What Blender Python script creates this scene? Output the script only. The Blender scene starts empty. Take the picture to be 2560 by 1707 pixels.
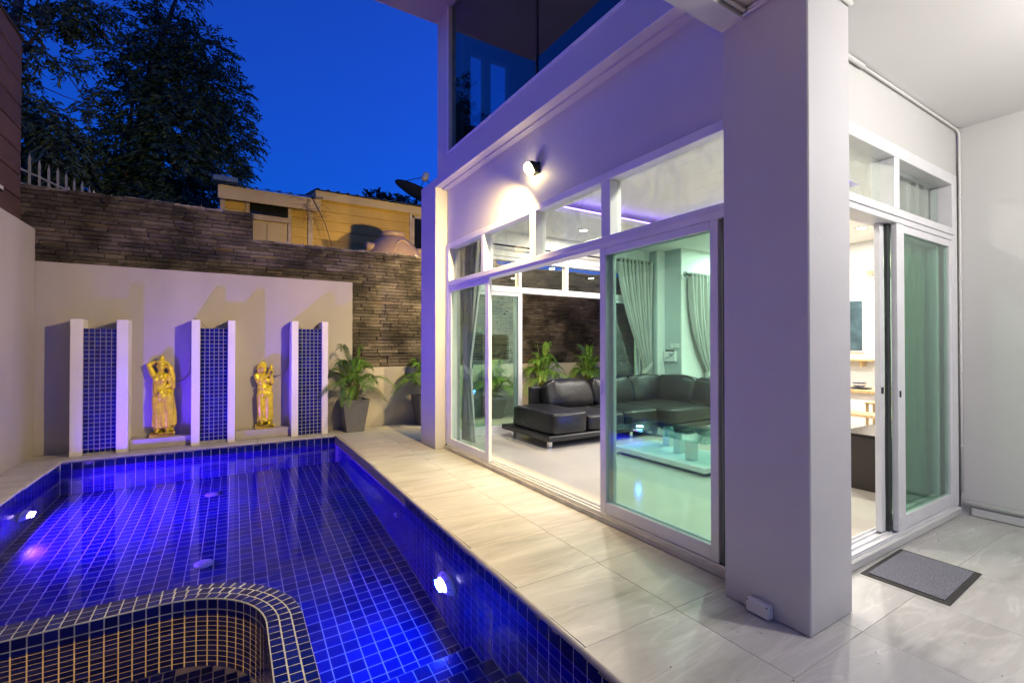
import bpy, bmesh, math, random
from mathutils import Vector, Matrix, Euler, noise as mnoise
random.seed(7)
R = math.radians
scene = bpy.context.scene
COL = scene.collection

# ------------------------------------------------------------------ camera, sky, light, exposure
CAM_H = 1.36
cam_d = bpy.data.cameras.new('camera')
cam_d.sensor_width = 36.0
cam_d.lens = 16.5
cam_d.clip_start = 0.05
cam_d.clip_end = 1000.0
cam = bpy.data.objects.new('camera', cam_d)
COL.objects.link(cam)
cam.location = (0, 0, CAM_H)
cam.rotation_euler = (R(90.513), 0, R(-31.47))
scene.camera = cam

world = bpy.data.worlds.new('World')
scene.world = world
world.use_nodes = True
_nt = world.node_tree
_sky = _nt.nodes.new('ShaderNodeTexSky')
_sky.sky_type = 'NISHITA'
_sky.sun_disc = False
_sky.sun_elevation = R(0.0)          # the sun has just set behind the camera
_sky.sun_rotation = R(250)
_sky.ozone_density = 7.5
_sky.air_density = 1.0
_sky.dust_density = 0.6
_nt.links.new(_sky.outputs[0], _nt.nodes['Background'].inputs[0])
_nt.nodes['Background'].inputs[1].default_value = 1.65

vs = scene.view_settings
vs.view_transform = 'Standard'
vs.look = 'None'
vs.exposure = 0.0
vs.gamma = 1.0
scene.render.engine = 'CYCLES'
cy = scene.cycles
cy.use_denoising = True
cy.max_bounces = 8
cy.diffuse_bounces = 3
cy.glossy_bounces = 3
cy.transmission_bounces = 5
cy.transparent_max_bounces = 14
cy.caustics_reflective = False
cy.caustics_refractive = True       # the pool lamps shine out through the water
cy.sample_clamp_indirect = 6.0
cy.blur_glossy = 0.5
try:
    cy.use_light_tree = True
except Exception:
    pass

CAMX, CAMY = 0.0, 0.0
_F = 1173.0 / 1280.0
_cy, _sy = math.cos(R(31.47)), math.sin(R(31.47))
def in_view(p, m=0.05):
    """is a point of the place inside the photograph's field of view (only used to choose which pieces become objects of their own)"""
    dx, dy, dz = p[0], p[1], p[2] - CAM_H
    f = dx * _sy + dy * _cy
    if f < 0.2:
        return False
    u = (dx * _cy - dy * _sy) / f * _F
    v = dz / f * _F
    return abs(u) < 1 + m and abs(v) < 0.667 + m
def cdist(p):
    return math.sqrt(p[0] ** 2 + p[1] ** 2 + (p[2] - CAM_H) ** 2)
def split(cands, n):
    """the n pieces that show largest, and the rest"""
    s = sorted(cands, key=lambda c: cdist(c[0]) + (0 if in_view(c[0]) else 100))
    return s[:n], s[n:]

# ------------------------------------------------------------------ materials
MATS = {}
def new_mat(name):
    m = bpy.data.materials.new(name)
    m.use_nodes = True
    MATS[name] = m
    nt = m.node_tree
    return m, nt, nt.nodes['Principled BSDF']
def N(nt, t, **k):
    n = nt.nodes.new(t)
    for a, b in k.items():
        setattr(n, a, b)
    return n
def pos_node(nt, scale=(1, 1, 1), rot=(0, 0, 0), coord='pos'):
    if coord == 'pos':
        g = N(nt, 'ShaderNodeNewGeometry').outputs['Position']
    else:
        g = N(nt, 'ShaderNodeTexCoord').outputs['Object']
    mp = N(nt, 'ShaderNodeMapping')
    mp.inputs['Scale'].default_value = scale
    mp.inputs['Rotation'].default_value = rot
    nt.links.new(g, mp.inputs['Vector'])
    return mp.outputs['Vector']
def ramp(nt, fac, stops):
    r = N(nt, 'ShaderNodeValToRGB')
    e = r.color_ramp.elements
    while len(e) < len(stops):
        e.new(0.5)
    for el, (p, c) in zip(e, stops):
        el.position = p
        el.color = (*c, 1)
    nt.links.new(fac, r.inputs[0])
    return r.outputs[0]
def simple(name, col, rough=0.5, metal=0.0, spec=0.5, var=0.0, vscale=3.0, bump=0.0, bscale=40.0, rnd=0.0, coat=0.0, stretch=(1, 1, 1), detail=4.0):
    m, nt, b = new_mat(name)
    b.inputs['Roughness'].default_value = rough
    b.inputs['Metallic'].default_value = metal
    b.inputs['Specular IOR Level'].default_value = spec
    b.inputs['Coat Weight'].default_value = coat
    b.inputs['Base Color'].default_value = (*col, 1)
    v = None
    if var or bump:
        v = pos_node(nt, stretch)
    out = None
    if var:
        t = N(nt, 'ShaderNodeTexNoise')
        t.inputs['Scale'].default_value = vscale
        t.inputs['Detail'].default_value = detail
        nt.links.new(v, t.inputs['Vector'])
        lo = tuple(c * (1 - var) for c in col)
        hi = tuple(min(1, c * (1 + var)) for c in col)
        out = ramp(nt, t.outputs['Fac'], [(0.3, lo), (0.7, hi)])
        nt.links.new(out, b.inputs['Base Color'])
    if rnd:
        oi = N(nt, 'ShaderNodeObjectInfo')
        g = N(nt, 'ShaderNodeNewGeometry')
        ad = N(nt, 'ShaderNodeMath', operation='ADD')
        nt.links.new(oi.outputs['Random'], ad.inputs[0])
        nt.links.new(g.outputs['Random Per Island'], ad.inputs[1])
        fr = N(nt, 'ShaderNodeMath', operation='FRACT')
        nt.links.new(ad.outputs[0], fr.inputs[0])
        hs = N(nt, 'ShaderNodeMapRange')
        hs.inputs['To Min'].default_value = 1 - rnd
        hs.inputs['To Max'].default_value = 1 + rnd
        nt.links.new(fr.outputs[0], hs.inputs['Value'])
        mx = N(nt, 'ShaderNodeMix', data_type='RGBA', blend_type='MULTIPLY')
        mx.inputs[0].default_value = 1
        if out is not None:
            nt.links.new(out, mx.inputs[6])
        else:
            mx.inputs[6].default_value = (*col, 1)
        nt.links.new(hs.outputs[0], mx.inputs[7])
        nt.links.new(mx.outputs[2], b.inputs['Base Color'])
    if bump:
        t = N(nt, 'ShaderNodeTexNoise')
        t.inputs['Scale'].default_value = bscale
        t.inputs['Detail'].default_value = 5
        nt.links.new(v, t.inputs['Vector'])
        bp = N(nt, 'ShaderNodeBump')
        bp.inputs['Strength'].default_value = bump
        bp.inputs['Distance'].default_value = 0.01
        nt.links.new(t.outputs['Fac'], bp.inputs['Height'])
        nt.links.new(bp.outputs[0], b.inputs['Normal'])
    return m
def emit(name, col, strength):
    m, nt, b = new_mat(name)
    b.inputs['Base Color'].default_value = (*col, 1)
    b.inputs['Emission Color'].default_value = (*col, 1)
    b.inputs['Emission Strength'].default_value = strength
    return m
def glass(name, tint, spec_rough=0.0, smudge=0.0, refl=0.04):
    """window glass: tinted see-through pane with a mirror reflection by angle; light passes it"""
    m, nt, b = new_mat(name)
    nt.nodes.remove(b)
    out = nt.nodes['Material Output']
    tr = N(nt, 'ShaderNodeBsdfTransparent')
    tr.inputs[0].default_value = (*tint, 1)
    gl = N(nt, 'ShaderNodeBsdfGlossy')
    gl.inputs['Roughness'].default_value = spec_rough
    gl.inputs['Color'].default_value = (0.95, 1, 0.98, 1)
    lw = N(nt, 'ShaderNodeLayerWeight')
    pw = N(nt, 'ShaderNodeMath', operation='POWER'); pw.inputs[1].default_value = 4.5
    nt.links.new(lw.outputs['Facing'], pw.inputs[0])
    fr = N(nt, 'ShaderNodeMapRange'); fr.inputs['To Min'].default_value = refl; fr.inputs['To Max'].default_value = 0.95
    nt.links.new(pw.outputs[0], fr.inputs['Value'])
    mx = N(nt, 'ShaderNodeMixShader')
    nt.links.new(fr.outputs[0], mx.inputs[0])
    nt.links.new(tr.outputs[0], mx.inputs[1])
    nt.links.new(gl.outputs[0], mx.inputs[2])
    last = mx.outputs[0]
    if smudge:
        df = N(nt, 'ShaderNodeBsdfDiffuse')
        df.inputs[0].default_value = (0.8, 0.82, 0.8, 1)
        t = N(nt, 'ShaderNodeTexNoise')
        t.inputs['Scale'].default_value = 3.5
        t.inputs['Detail'].default_value = 6
        t.inputs['Distortion'].default_value = 1.5
        nt.links.new(pos_node(nt), t.inputs['Vector'])
        mr = N(nt, 'ShaderNodeMapRange')
        mr.inputs['From Min'].default_value = 0.45
        mr.inputs['From Max'].default_value = 0.8
        mr.inputs['To Max'].default_value = smudge
        nt.links.new(t.outputs['Fac'], mr.inputs['Value'])
        m2 = N(nt, 'ShaderNodeMixShader')
        nt.links.new(mr.outputs[0], m2.inputs[0])
        nt.links.new(last, m2.inputs[1])
        nt.links.new(df.outputs[0], m2.inputs[2])
        last = m2.outputs[0]
    nt.links.new(last, out.inputs['Surface'])
    return m

simple('garden_paint', (0.41, 0.385, 0.36), 0.75, var=0.10, vscale=1.3, bump=0.12, bscale=60, stretch=(1, 1, 0.35))
simple('pillar_paint', (0.74, 0.72, 0.70), 0.6, var=0.05, vscale=2, bump=0.06, bscale=50)
simple('house_paint', (0.55, 0.54, 0.555), 0.55, var=0.04, vscale=1.2, bump=0.10, bscale=70)
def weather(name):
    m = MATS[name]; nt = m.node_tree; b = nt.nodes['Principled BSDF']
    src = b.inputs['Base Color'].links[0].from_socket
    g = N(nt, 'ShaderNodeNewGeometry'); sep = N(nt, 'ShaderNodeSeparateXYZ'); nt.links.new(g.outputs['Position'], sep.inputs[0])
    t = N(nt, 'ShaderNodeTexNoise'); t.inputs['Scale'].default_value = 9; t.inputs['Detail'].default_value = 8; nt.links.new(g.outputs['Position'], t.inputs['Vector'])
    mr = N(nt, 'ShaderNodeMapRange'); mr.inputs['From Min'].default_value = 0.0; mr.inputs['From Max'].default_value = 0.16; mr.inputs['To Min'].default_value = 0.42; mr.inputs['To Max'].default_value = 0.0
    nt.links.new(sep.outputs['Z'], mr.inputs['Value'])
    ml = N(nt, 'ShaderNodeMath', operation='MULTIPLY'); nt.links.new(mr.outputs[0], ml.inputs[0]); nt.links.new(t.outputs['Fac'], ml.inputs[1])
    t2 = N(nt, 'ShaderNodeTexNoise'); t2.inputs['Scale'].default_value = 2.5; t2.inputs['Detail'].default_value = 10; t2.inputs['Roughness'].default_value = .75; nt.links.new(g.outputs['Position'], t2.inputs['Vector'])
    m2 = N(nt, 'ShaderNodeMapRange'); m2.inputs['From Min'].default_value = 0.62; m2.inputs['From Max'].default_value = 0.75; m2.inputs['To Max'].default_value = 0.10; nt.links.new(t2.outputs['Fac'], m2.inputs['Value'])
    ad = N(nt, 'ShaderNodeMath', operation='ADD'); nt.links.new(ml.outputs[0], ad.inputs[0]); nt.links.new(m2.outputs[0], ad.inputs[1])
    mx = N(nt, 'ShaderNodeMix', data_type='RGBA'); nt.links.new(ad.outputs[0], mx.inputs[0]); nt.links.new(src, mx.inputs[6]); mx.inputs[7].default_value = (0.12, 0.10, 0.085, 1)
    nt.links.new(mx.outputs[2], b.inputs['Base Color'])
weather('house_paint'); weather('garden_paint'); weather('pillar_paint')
simple('porch_paint', (0.58, 0.575, 0.56), 0.55, var=0.03, vscale=1.1, bump=0.10, bscale=70)
simple('ceiling_paint', (0.80, 0.79, 0.78), 0.7, var=0.03, vscale=0.8)
simple('inside_paint', (0.78, 0.78, 0.76), 0.6, var=0.03, vscale=0.8)
simple('inside_shade_paint', (0.50, 0.56, 0.57), 0.6, var=0.03, vscale=0.8)  # inside wall paint with shade put into the colour, for the corner pier
simple('frame_white', (0.72, 0.72, 0.74), 0.35, spec=0.5, var=0.05, vscale=5)
simple('track_metal', (0.62, 0.61, 0.58), 0.4, metal=0.3, var=0.15, vscale=14)
simple('seal_black', (0.02, 0.025, 0.025), 0.6)
simple('pvc', (0.70, 0.69, 0.67), 0.4)
simple('box_plastic', (0.62, 0.62, 0.62), 0.45)
simple('inside_floor', (0.60, 0.56, 0.50), 0.12, spec=0.5, var=0.05, vscale=1.5)
simple('pool_grout', (0.42, 0.43, 0.42), 0.7, var=0.25, vscale=9)
simple('mosaic_grout', (0.26, 0.26, 0.27), 0.7, var=0.2, vscale=12)
simple('coping_stone', (0.46, 0.45, 0.43), 0.6, var=0.2, vscale=6, bump=0.2, bscale=50)
simple('coping_nose', (0.42, 0.41, 0.40), 0.35, var=0.12, vscale=12)
simple('mortar', (0.22, 0.19, 0.18), 0.9, var=0.4, vscale=15, bump=0.5, bscale=60)
simple('deck_grout', (0.30, 0.28, 0.25), 0.9)
simple('soil', (0.05, 0.035, 0.025), 0.95, bump=0.8, bscale=60)
simple('ground_dirt', (0.10, 0.09, 0.07), 0.95, var=0.3, vscale=2)
simple('pot_grey', (0.125, 0.125, 0.14), 0.45, var=0.1, vscale=8)
simple('palm_green', (0.085, 0.20, 0.022), 0.45, var=0.45, vscale=14)
simple('palm_stem', (0.17, 0.20, 0.05), 0.5, var=0.3, vscale=10)
simple('tree_leaf', (0.030, 0.065, 0.030), 0.6, var=0.5, vscale=3)
simple('tree_leaf_warm', (0.05, 0.08, 0.03), 0.6, var=0.5, vscale=3)
simple('bark', (0.06, 0.045, 0.035), 0.9, var=0.4, vscale=8, bump=0.6, bscale=25)
simple('gold_paint', (0.78, 0.64, 0.035), 0.30, metal=0.2, spec=0.3, var=0.18, vscale=16, bump=0.25, bscale=70)
simple('lamp_trim', (0.75, 0.75, 0.77), 0.35)
simple('drain_white', (0.36, 0.36, 0.38), 0.4)
simple('leather', (0.008, 0.008, 0.010), 0.36, spec=0.45, var=0.25, vscale=5, bump=0.6, bscale=11)
simple('sofa_base', (0.018, 0.018, 0.021), 0.42, bump=0.15, bscale=90)
simple('chrome', (0.75, 0.74, 0.72), 0.15, metal=1.0)
simple('iron_black', (0.02, 0.022, 0.025), 0.5, metal=0.6)
simple('curtain_grey', (0.42, 0.42, 0.40), 0.85, var=0.06, vscale=5, bump=0.1, bscale=300)
simple('lacquer_white', (0.80, 0.80, 0.79), 0.2, spec=0.5)
simple('black_gloss', (0.022, 0.018, 0.016), 0.22, spec=0.5)
simple('black_front', (0.035, 0.028, 0.024), 0.5)
simple('pine', (0.62, 0.43, 0.21), 0.45, var=0.2, vscale=6, stretch=(1, 6, 1))
simple('ac_cream', (0.78, 0.70, 0.50), 0.4)
simple('ceramic', (0.70, 0.68, 0.62), 0.25, var=0.25, vscale=60)
simple('ceramic_navy', (0.02, 0.025, 0.07), 0.25)
simple('yellow_board', (0.56, 0.36, 0.075), 0.6, var=0.14, vscale=1.6, bump=0.1, bscale=40, rnd=0.05)
simple('cream_trim', (0.46, 0.36, 0.26), 0.6, var=0.22, vscale=5)
simple('cream_panel', (0.52, 0.40, 0.20), 0.6, var=0.10, vscale=2)
simple('roof_blue', (0.10, 0.15, 0.21), 0.38, metal=0.25, var=0.2, vscale=3)
simple('dark_pane', (0.010, 0.012, 0.014), 0.15)
simple('window_teal', (0.06, 0.10, 0.12), 0.2, var=0.4, vscale=6)
simple('tank_tan', (0.33, 0.23, 0.18), 0.5, var=0.08, vscale=3)
simple('dish_mesh', (0.05, 0.06, 0.07), 0.5, metal=0.5)
simple('lnb_grey', (0.45, 0.46, 0.46), 0.5)
simple('fence_white', (0.26, 0.27, 0.28), 0.5, var=0.2, vscale=20)
simple('plank_brown', (0.075, 0.040, 0.026), 0.65, var=0.30, vscale=4, bump=0.3, bscale=25, rnd=0.18, stretch=(6, 0.7, 6))
simple('plank_gap', (0.012, 0.008, 0.006), 0.9)
simple('cable_grey', (0.30, 0.29, 0.29), 0.6)
simple('roof_soffit', (0.34, 0.31, 0.31), 0.8, var=0.06, vscale=1)
simple('upper_room', (0.22, 0.25, 0.28), 0.8)
simple('mat_rubber', (0.025, 0.024, 0.023), 0.75, var=0.3, vscale=10)
simple('shard', (0.40, 0.42, 0.44), 0.25)
simple('twig', (0.14, 0.10, 0.09), 0.9)
simple('litter', (0.13, 0.09, 0.05), 0.9)
simple('screen_black', (0.01, 0.01, 0.012), 0.2)
glass('door_glass', (0.80, 0.93, 0.885))
glass('side_glass', (0.74, 0.90, 0.815))
glass('transom_glass', (0.95, 0.985, 0.96), smudge=0.16)
glass('far_glass', (0.93, 0.97, 0.95))
glass('upper_glass', (0.40, 0.62, 0.68), refl=0.10)
glass('table_glass', (0.74, 0.93, 0.91), refl=0.08)
emit('bulb_warm', (1.0, 0.80, 0.36), 60.0)
emit('pool_bulb_blue', (0.62, 0.55, 1.0), 26.0)
emit('pool_bulb_violet', (0.78, 0.52, 1.0), 26.0)
emit('spa_bulb', (1.0, 0.60, 0.22), 20.0)
emit('downlight_lens', (1.0, 0.93, 0.80), 18.0)
emit('led_strip', (0.34, 0.18, 1.0), 9.0)
emit('led_blue', (0.10, 0.14, 1.0), 9.0)
emit('puck_blue', (0.35, 0.55, 1.0), 25.0)
emit('porch_lens', (1.0, 0.96, 0.92), 18.0)

def special_materials():
    # glazed pool tile
    m, nt, b = new_mat('pool_tile')
    oi = N(nt, 'ShaderNodeObjectInfo'); g = N(nt, 'ShaderNodeNewGeometry')
    ad = N(nt, 'ShaderNodeMath', operation='ADD'); fr = N(nt, 'ShaderNodeMath', operation='FRACT')
    nt.links.new(oi.outputs['Random'], ad.inputs[0]); nt.links.new(g.outputs['Random Per Island'], ad.inputs[1]); nt.links.new(ad.outputs[0], fr.inputs[0])
    c = ramp(nt, fr.outputs[0], [(0.0, (0.003, 0.006, 0.09)), (0.5, (0.004, 0.008, 0.13)), (1.0, (0.007, 0.013, 0.18))])
    nt.links.new(c, b.inputs['Base Color'])
    b.inputs['Roughness'].default_value = 0.14
    b.inputs['Specular IOR Level'].default_value = 0.35
    t = N(nt, 'ShaderNodeTexNoise'); t.inputs['Scale'].default_value = 45
    nt.links.new(pos_node(nt), t.inputs['Vector'])
    bp = N(nt, 'ShaderNodeBump'); bp.inputs['Strength'].default_value = 0.12; bp.inputs['Distance'].default_value = 0.004
    nt.links.new(t.outputs['Fac'], bp.inputs['Height']); nt.links.new(bp.outputs[0], b.inputs['Normal'])
    # water
    m, nt, b = new_mat('water')
    nt.nodes.remove(b)
    rf = N(nt, 'ShaderNodeBsdfRefraction'); rf.inputs['IOR'].default_value = 1.333; rf.inputs['Roughness'].default_value = 0.0
    rf.inputs['Color'].default_value = (0.97, 0.98, 1.0, 1)
    gl = N(nt, 'ShaderNodeBsdfGlossy'); gl.inputs['Roughness'].default_value = 0.0
    lw = N(nt, 'ShaderNodeLayerWeight')
    pw = N(nt, 'ShaderNodeMath', operation='POWER'); pw.inputs[1].default_value = 5.0
    nt.links.new(lw.outputs['Facing'], pw.inputs[0])
    fr = N(nt, 'ShaderNodeMapRange'); fr.inputs['To Min'].default_value = 0.012; fr.inputs['To Max'].default_value = 0.50
    nt.links.new(pw.outputs[0], fr.inputs['Value'])
    mx = N(nt, 'ShaderNodeMixShader')
    nt.links.new(fr.outputs[0], mx.inputs[0]); nt.links.new(rf.outputs[0], mx.inputs[1]); nt.links.new(gl.outputs[0], mx.inputs[2])
    t = N(nt, 'ShaderNodeTexNoise'); t.inputs['Scale'].default_value = 2.2; t.inputs['Detail'].default_value = 2
    nt.links.new(pos_node(nt, (1, 0.6, 1)), t.inputs['Vector'])
    bp = N(nt, 'ShaderNodeBump'); bp.inputs['Strength'].default_value = 0.02; bp.inputs['Distance'].default_value = 0.05
    nt.links.new(t.outputs['Fac'], bp.inputs['Height'])
    nt.links.new(bp.outputs[0], gl.inputs['Normal']); nt.links.new(bp.outputs[0], rf.inputs['Normal'])
    nt.links.new(mx.outputs[0], nt.nodes['Material Output'].inputs['Surface'])
    # veined deck tile
    m, nt, b = new_mat('deck_stone')
    oi = N(nt, 'ShaderNodeObjectInfo')
    p = pos_node(nt, (0.55, 3.2, 1), (0, 0, R(-9)))
    cb = N(nt, 'ShaderNodeVectorMath', operation='ADD')
    mu = N(nt, 'ShaderNodeMath', operation='MULTIPLY'); mu.inputs[1].default_value = 37.0
    nt.links.new(oi.outputs['Random'], mu.inputs[0])
    nt.links.new(p, cb.inputs[0]); nt.links.new(mu.outputs[0], cb.inputs[1])
    t = N(nt, 'ShaderNodeTexNoise'); t.inputs['Scale'].default_value = 2.3; t.inputs['Detail'].default_value = 9; t.inputs['Roughness'].default_value = 0.62; t.inputs['Distortion'].default_value = 0.5
    nt.links.new(cb.outputs[0], t.inputs['Vector'])
    c = ramp(nt, t.outputs['Fac'], [(0.26, (0.30, 0.29, 0.275)), (0.44, (0.42, 0.41, 0.395)), (0.57, (0.46, 0.45, 0.435)), (0.72, (0.56, 0.55, 0.54))])
    fine = N(nt, 'ShaderNodeTexNoise'); fine.inputs['Scale'].default_value = 140
    nt.links.new(pos_node(nt), fine.inputs['Vector'])
    mr = N(nt, 'ShaderNodeMapRange'); mr.inputs['To Min'].default_value = 0.94; mr.inputs['To Max'].default_value = 1.05
    nt.links.new(fine.outputs['Fac'], mr.inputs['Value'])
    v2 = N(nt, 'ShaderNodeTexNoise'); v2.inputs['Scale'].default_value = 1.3; v2.inputs['Detail'].default_value = 7; v2.inputs['Distortion'].default_value = 0.9
    nt.links.new(cb.outputs[0], v2.inputs['Vector'])
    s1 = N(nt, 'ShaderNodeMath', operation='SUBTRACT'); s1.inputs[1].default_value = .5; nt.links.new(v2.outputs['Fac'], s1.inputs[0])
    s2 = N(nt, 'ShaderNodeMath', operation='ABSOLUTE'); nt.links.new(s1.outputs[0], s2.inputs[0])
    s3 = N(nt, 'ShaderNodeMapRange'); s3.inputs['From Max'].default_value = .022; s3.inputs['To Min'].default_value = 1.16; s3.inputs['To Max'].default_value = 1.0
    nt.links.new(s2.outputs[0], s3.inputs['Value'])
    s4 = N(nt, 'ShaderNodeMath', operation='MULTIPLY'); nt.links.new(s3.outputs[0], s4.inputs[0]); nt.links.new(mr.outputs[0], s4.inputs[1])
    mx = N(nt, 'ShaderNodeMix', data_type='RGBA', blend_type='MULTIPLY'); mx.inputs[0].default_value = 1
    nt.links.new(c, mx.inputs[6]); nt.links.new(s4.outputs[0], mx.inputs[7])
    nt.links.new(mx.outputs[2], b.inputs['Base Color'])
    b.inputs['Roughness'].default_value = 0.42
    bp = N(nt, 'ShaderNodeBump'); bp.inputs['Strength'].default_value = 0.08; bp.inputs['Distance'].default_value = 0.004
    nt.links.new(fine.outputs['Fac'], bp.inputs['Height']); nt.links.new(bp.outputs[0], b.inputs['Normal'])
    # ledge stone bricks with black algae stains
    m, nt, b = new_mat('ledge_stone')
    oi = N(nt, 'ShaderNodeObjectInfo'); g = N(nt, 'ShaderNodeNewGeometry')
    ad = N(nt, 'ShaderNodeMath', operation='ADD'); fr = N(nt, 'ShaderNodeMath', operation='FRACT')
    nt.links.new(oi.outputs['Random'], ad.inputs[0]); nt.links.new(g.outputs['Random Per Island'], ad.inputs[1]); nt.links.new(ad.outputs[0], fr.inputs[0])
    c = ramp(nt, fr.outputs[0], [(0.0, (0.055, 0.045, 0.040)), (0.35, (0.085, 0.071, 0.063)), (0.7, (0.115, 0.098, 0.088)), (0.93, (0.15, 0.128, 0.112)), (1.0, (0.11, 0.075, 0.055))])
    t = N(nt, 'ShaderNodeTexNoise'); t.inputs['Scale'].default_value = 2.0; t.inputs['Detail'].default_value = 9; t.inputs['Roughness'].default_value = 0.65
    nt.links.new(pos_node(nt, (1, 1, 1.2)), t.inputs['Vector'])
    st = ramp(nt, t.outputs['Fac'], [(0.40, (0.16, 0.15, 0.14)), (0.60, (1.0, 1.0, 1.0))])
    mx = N(nt, 'ShaderNodeMix', data_type='RGBA', blend_type='MULTIPLY'); mx.inputs[0].default_value = 1
    nt.links.new(c, mx.inputs[6]); nt.links.new(st, mx.inputs[7])
    nt.links.new(mx.outputs[2], b.inputs['Base Color'])
    b.inputs['Roughness'].default_value = 0.85
    t2 = N(nt, 'ShaderNodeTexNoise'); t2.inputs['Scale'].default_value = 22; t2.inputs['Detail'].default_value = 6
    nt.links.new(pos_node(nt), t2.inputs['Vector'])
    bp = N(nt, 'ShaderNodeBump'); bp.inputs['Strength'].default_value = 0.7; bp.inputs['Distance'].default_value = 0.02
    nt.links.new(t2.outputs['Fac'], bp.inputs['Height']); nt.links.new(bp.outputs[0], b.inputs['Normal'])
    # ribbed door mat carpet
    m, nt, b = new_mat('mat_carpet')
    t = N(nt, 'ShaderNodeTexNoise'); t.inputs['Scale'].default_value = 220; t.inputs['Detail'].default_value = 3
    nt.links.new(pos_node(nt), t.inputs['Vector'])
    c = ramp(nt, t.outputs['Fac'], [(0.3, (0.07, 0.07, 0.085)), (0.7, (0.30, 0.30, 0.36))])
    nt.links.new(c, b.inputs['Base Color']); b.inputs['Roughness'].default_value = 0.95
special_materials()

# ------------------------------------------------------------------ mesh helpers
class MB:
    """collects shapes; build() links them as ONE mesh object"""
    def __init__(s):
        s.v = []; s.f = []
    def add(s, vs, fs):
        o = len(s.v)
        s.v += [tuple(p) for p in vs]
        s.f += [tuple(i + o for i in f) for f in fs]
        return s
    def box(s, x0, x1, y0, y1, z0, z1):
        return s.add([(x0, y0, z0), (x1, y0, z0), (x1, y1, z0), (x0, y1, z0), (x0, y0, z1), (x1, y0, z1), (x1, y1, z1), (x0, y1, z1)],
                     [(0, 3, 2, 1), (4, 5, 6, 7), (0, 1, 5, 4), (1, 2, 6, 5), (2, 3, 7, 6), (3, 0, 4, 7)])
    def cbox(s, x0, x1, y0, y1, z0, z1, c=0.004, mat=None):
        """box with chamfered edges"""
        c = min(c, (x1 - x0) * .45, (y1 - y0) * .45, (z1 - z0) * .45)
        vs = []
        idx = {}
        for ix, X in ((0, x0), (1, x1)):
            for iy, Y in ((0, y0), (1, y1)):
                for iz, Z in ((0, z0), (1, z1)):
                    sx = c if ix == 0 else -c; sy = c if iy == 0 else -c; sz = c if iz == 0 else -c
                    for ax, p in (('x', (X, Y + sy, Z + sz)), ('y', (X + sx, Y, Z + sz)), ('z', (X + sx, Y + sy, Z))):
                        idx[(ix, iy, iz, ax)] = len(vs)
                        vs.append(p)
        I = lambda a, b, d, e: idx[(a, b, d, e)]
        fs = [(I(0,0,0,'x'), I(0,0,1,'x'), I(0,1,1,'x'), I(0,1,0,'x')), (I(1,0,0,'x'), I(1,1,0,'x'), I(1,1,1,'x'), I(1,0,1,'x')),
              (I(0,0,0,'y'), I(1,0,0,'y'), I(1,0,1,'y'), I(0,0,1,'y')), (I(0,1,0,'y'), I(0,1,1,'y'), I(1,1,1,'y'), I(1,1,0,'y')),
              (I(0,0,0,'z'), I(0,1,0,'z'), I(1,1,0,'z'), I(1,0,0,'z')), (I(0,0,1,'z'), I(1,0,1,'z'), I(1,1,1,'z'), I(0,1,1,'z'))]
        for a in (0, 1):
            for b in (0, 1):
                fs.append((I(a,b,0,'x'), I(a,b,0,'y'), I(a,b,1,'y'), I(a,b,1,'x')))
                fs.append((I(a,0,b,'x'), I(a,0,b,'z'), I(a,1,b,'z'), I(a,1,b,'x')))
                fs.append((I(0,a,b,'y'), I(0,a,b,'z'), I(1,a,b,'z'), I(1,a,b,'y')))
                for d in (0, 1):
                    fs.append((I(a,b,d,'x'), I(a,b,d,'y'), I(a,b,d,'z')))
        if mat is not None:
            vs = [tuple(mat @ Vector(p)) for p in vs]
        return s.add(vs, fs)
    def tube(s, pts, r, n=8, cap=True):
        pts = [Vector(p) for p in pts]
        rs = r if isinstance(r, (list, tuple)) else [r] * len(pts)
        rings = []
        prev = None
        for i, p in enumerate(pts):
            d = (pts[min(i + 1, len(pts) - 1)] - pts[max(i - 1, 0)]).normalized()
            if prev is None:
                u = d.orthogonal().normalized()
            else:
                u = (prev - d * prev.dot(d)).normalized()
            prev = u
            w = d.cross(u)
            rings.append([p + (u * math.cos(a) + w * math.sin(a)) * rs[i] for a in (2 * math.pi * k / n for k in range(n))])
        vs = [v for rg in rings for v in rg]
        fs = []
        for i in range(len(pts) - 1):
            for k in range(n):
                a = i * n + k; b = i * n + (k + 1) % n
                fs.append((a, b, b + n, a + n))
        if cap:
            fs.append(tuple(range(n - 1, -1, -1)))
            fs.append(tuple((len(pts) - 1) * n + k for k in range(n)))
        return s.add(vs, fs)
    def lathe(s, prof, n=24, mat=None):
        """profile of (radius, z) turned about z"""
        vs = []; fs = []
        for r, z in prof:
            for k in range(n):
                a = 2 * math.pi * k / n
                p = Vector((r * math.cos(a), r * math.sin(a), z))
                vs.append(mat @ p if mat else p)
        for i in range(len(prof) - 1):
            for k in range(n):
                a = i * n + k; b = i * n + (k + 1) % n
                fs.append((a, b, b + n, a + n))
        fs.append(tuple(range(n - 1, -1, -1)))
        fs.append(tuple((len(prof) - 1) * n + k for k in range(n)))
        return s.add(vs, fs)
    def quad(s, a, b, c, d):
        return s.add([a, b, c, d], [(0, 1, 2, 3)])
    def grid(s, fn, nu, nv):
        vs = [fn(i / nu, j / nv) for j in range(nv + 1) for i in range(nu + 1)]
        fs = [(j * (nu + 1) + i, j * (nu + 1) + i + 1, (j + 1) * (nu + 1) + i + 1, (j + 1) * (nu + 1) + i) for j in range(nv) for i in range(nu)]
        return s.add(vs, fs)
    def mesh(s, name, mat, smooth=False):
        me = bpy.data.meshes.new(name)
        me.from_pydata(s.v, [], s.f)
        if mat:
            me.materials.append(MATS[mat])
        if smooth:
            me.polygons.foreach_set('use_smooth', [True] * len(me.polygons))
        me.update()
        return me
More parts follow.
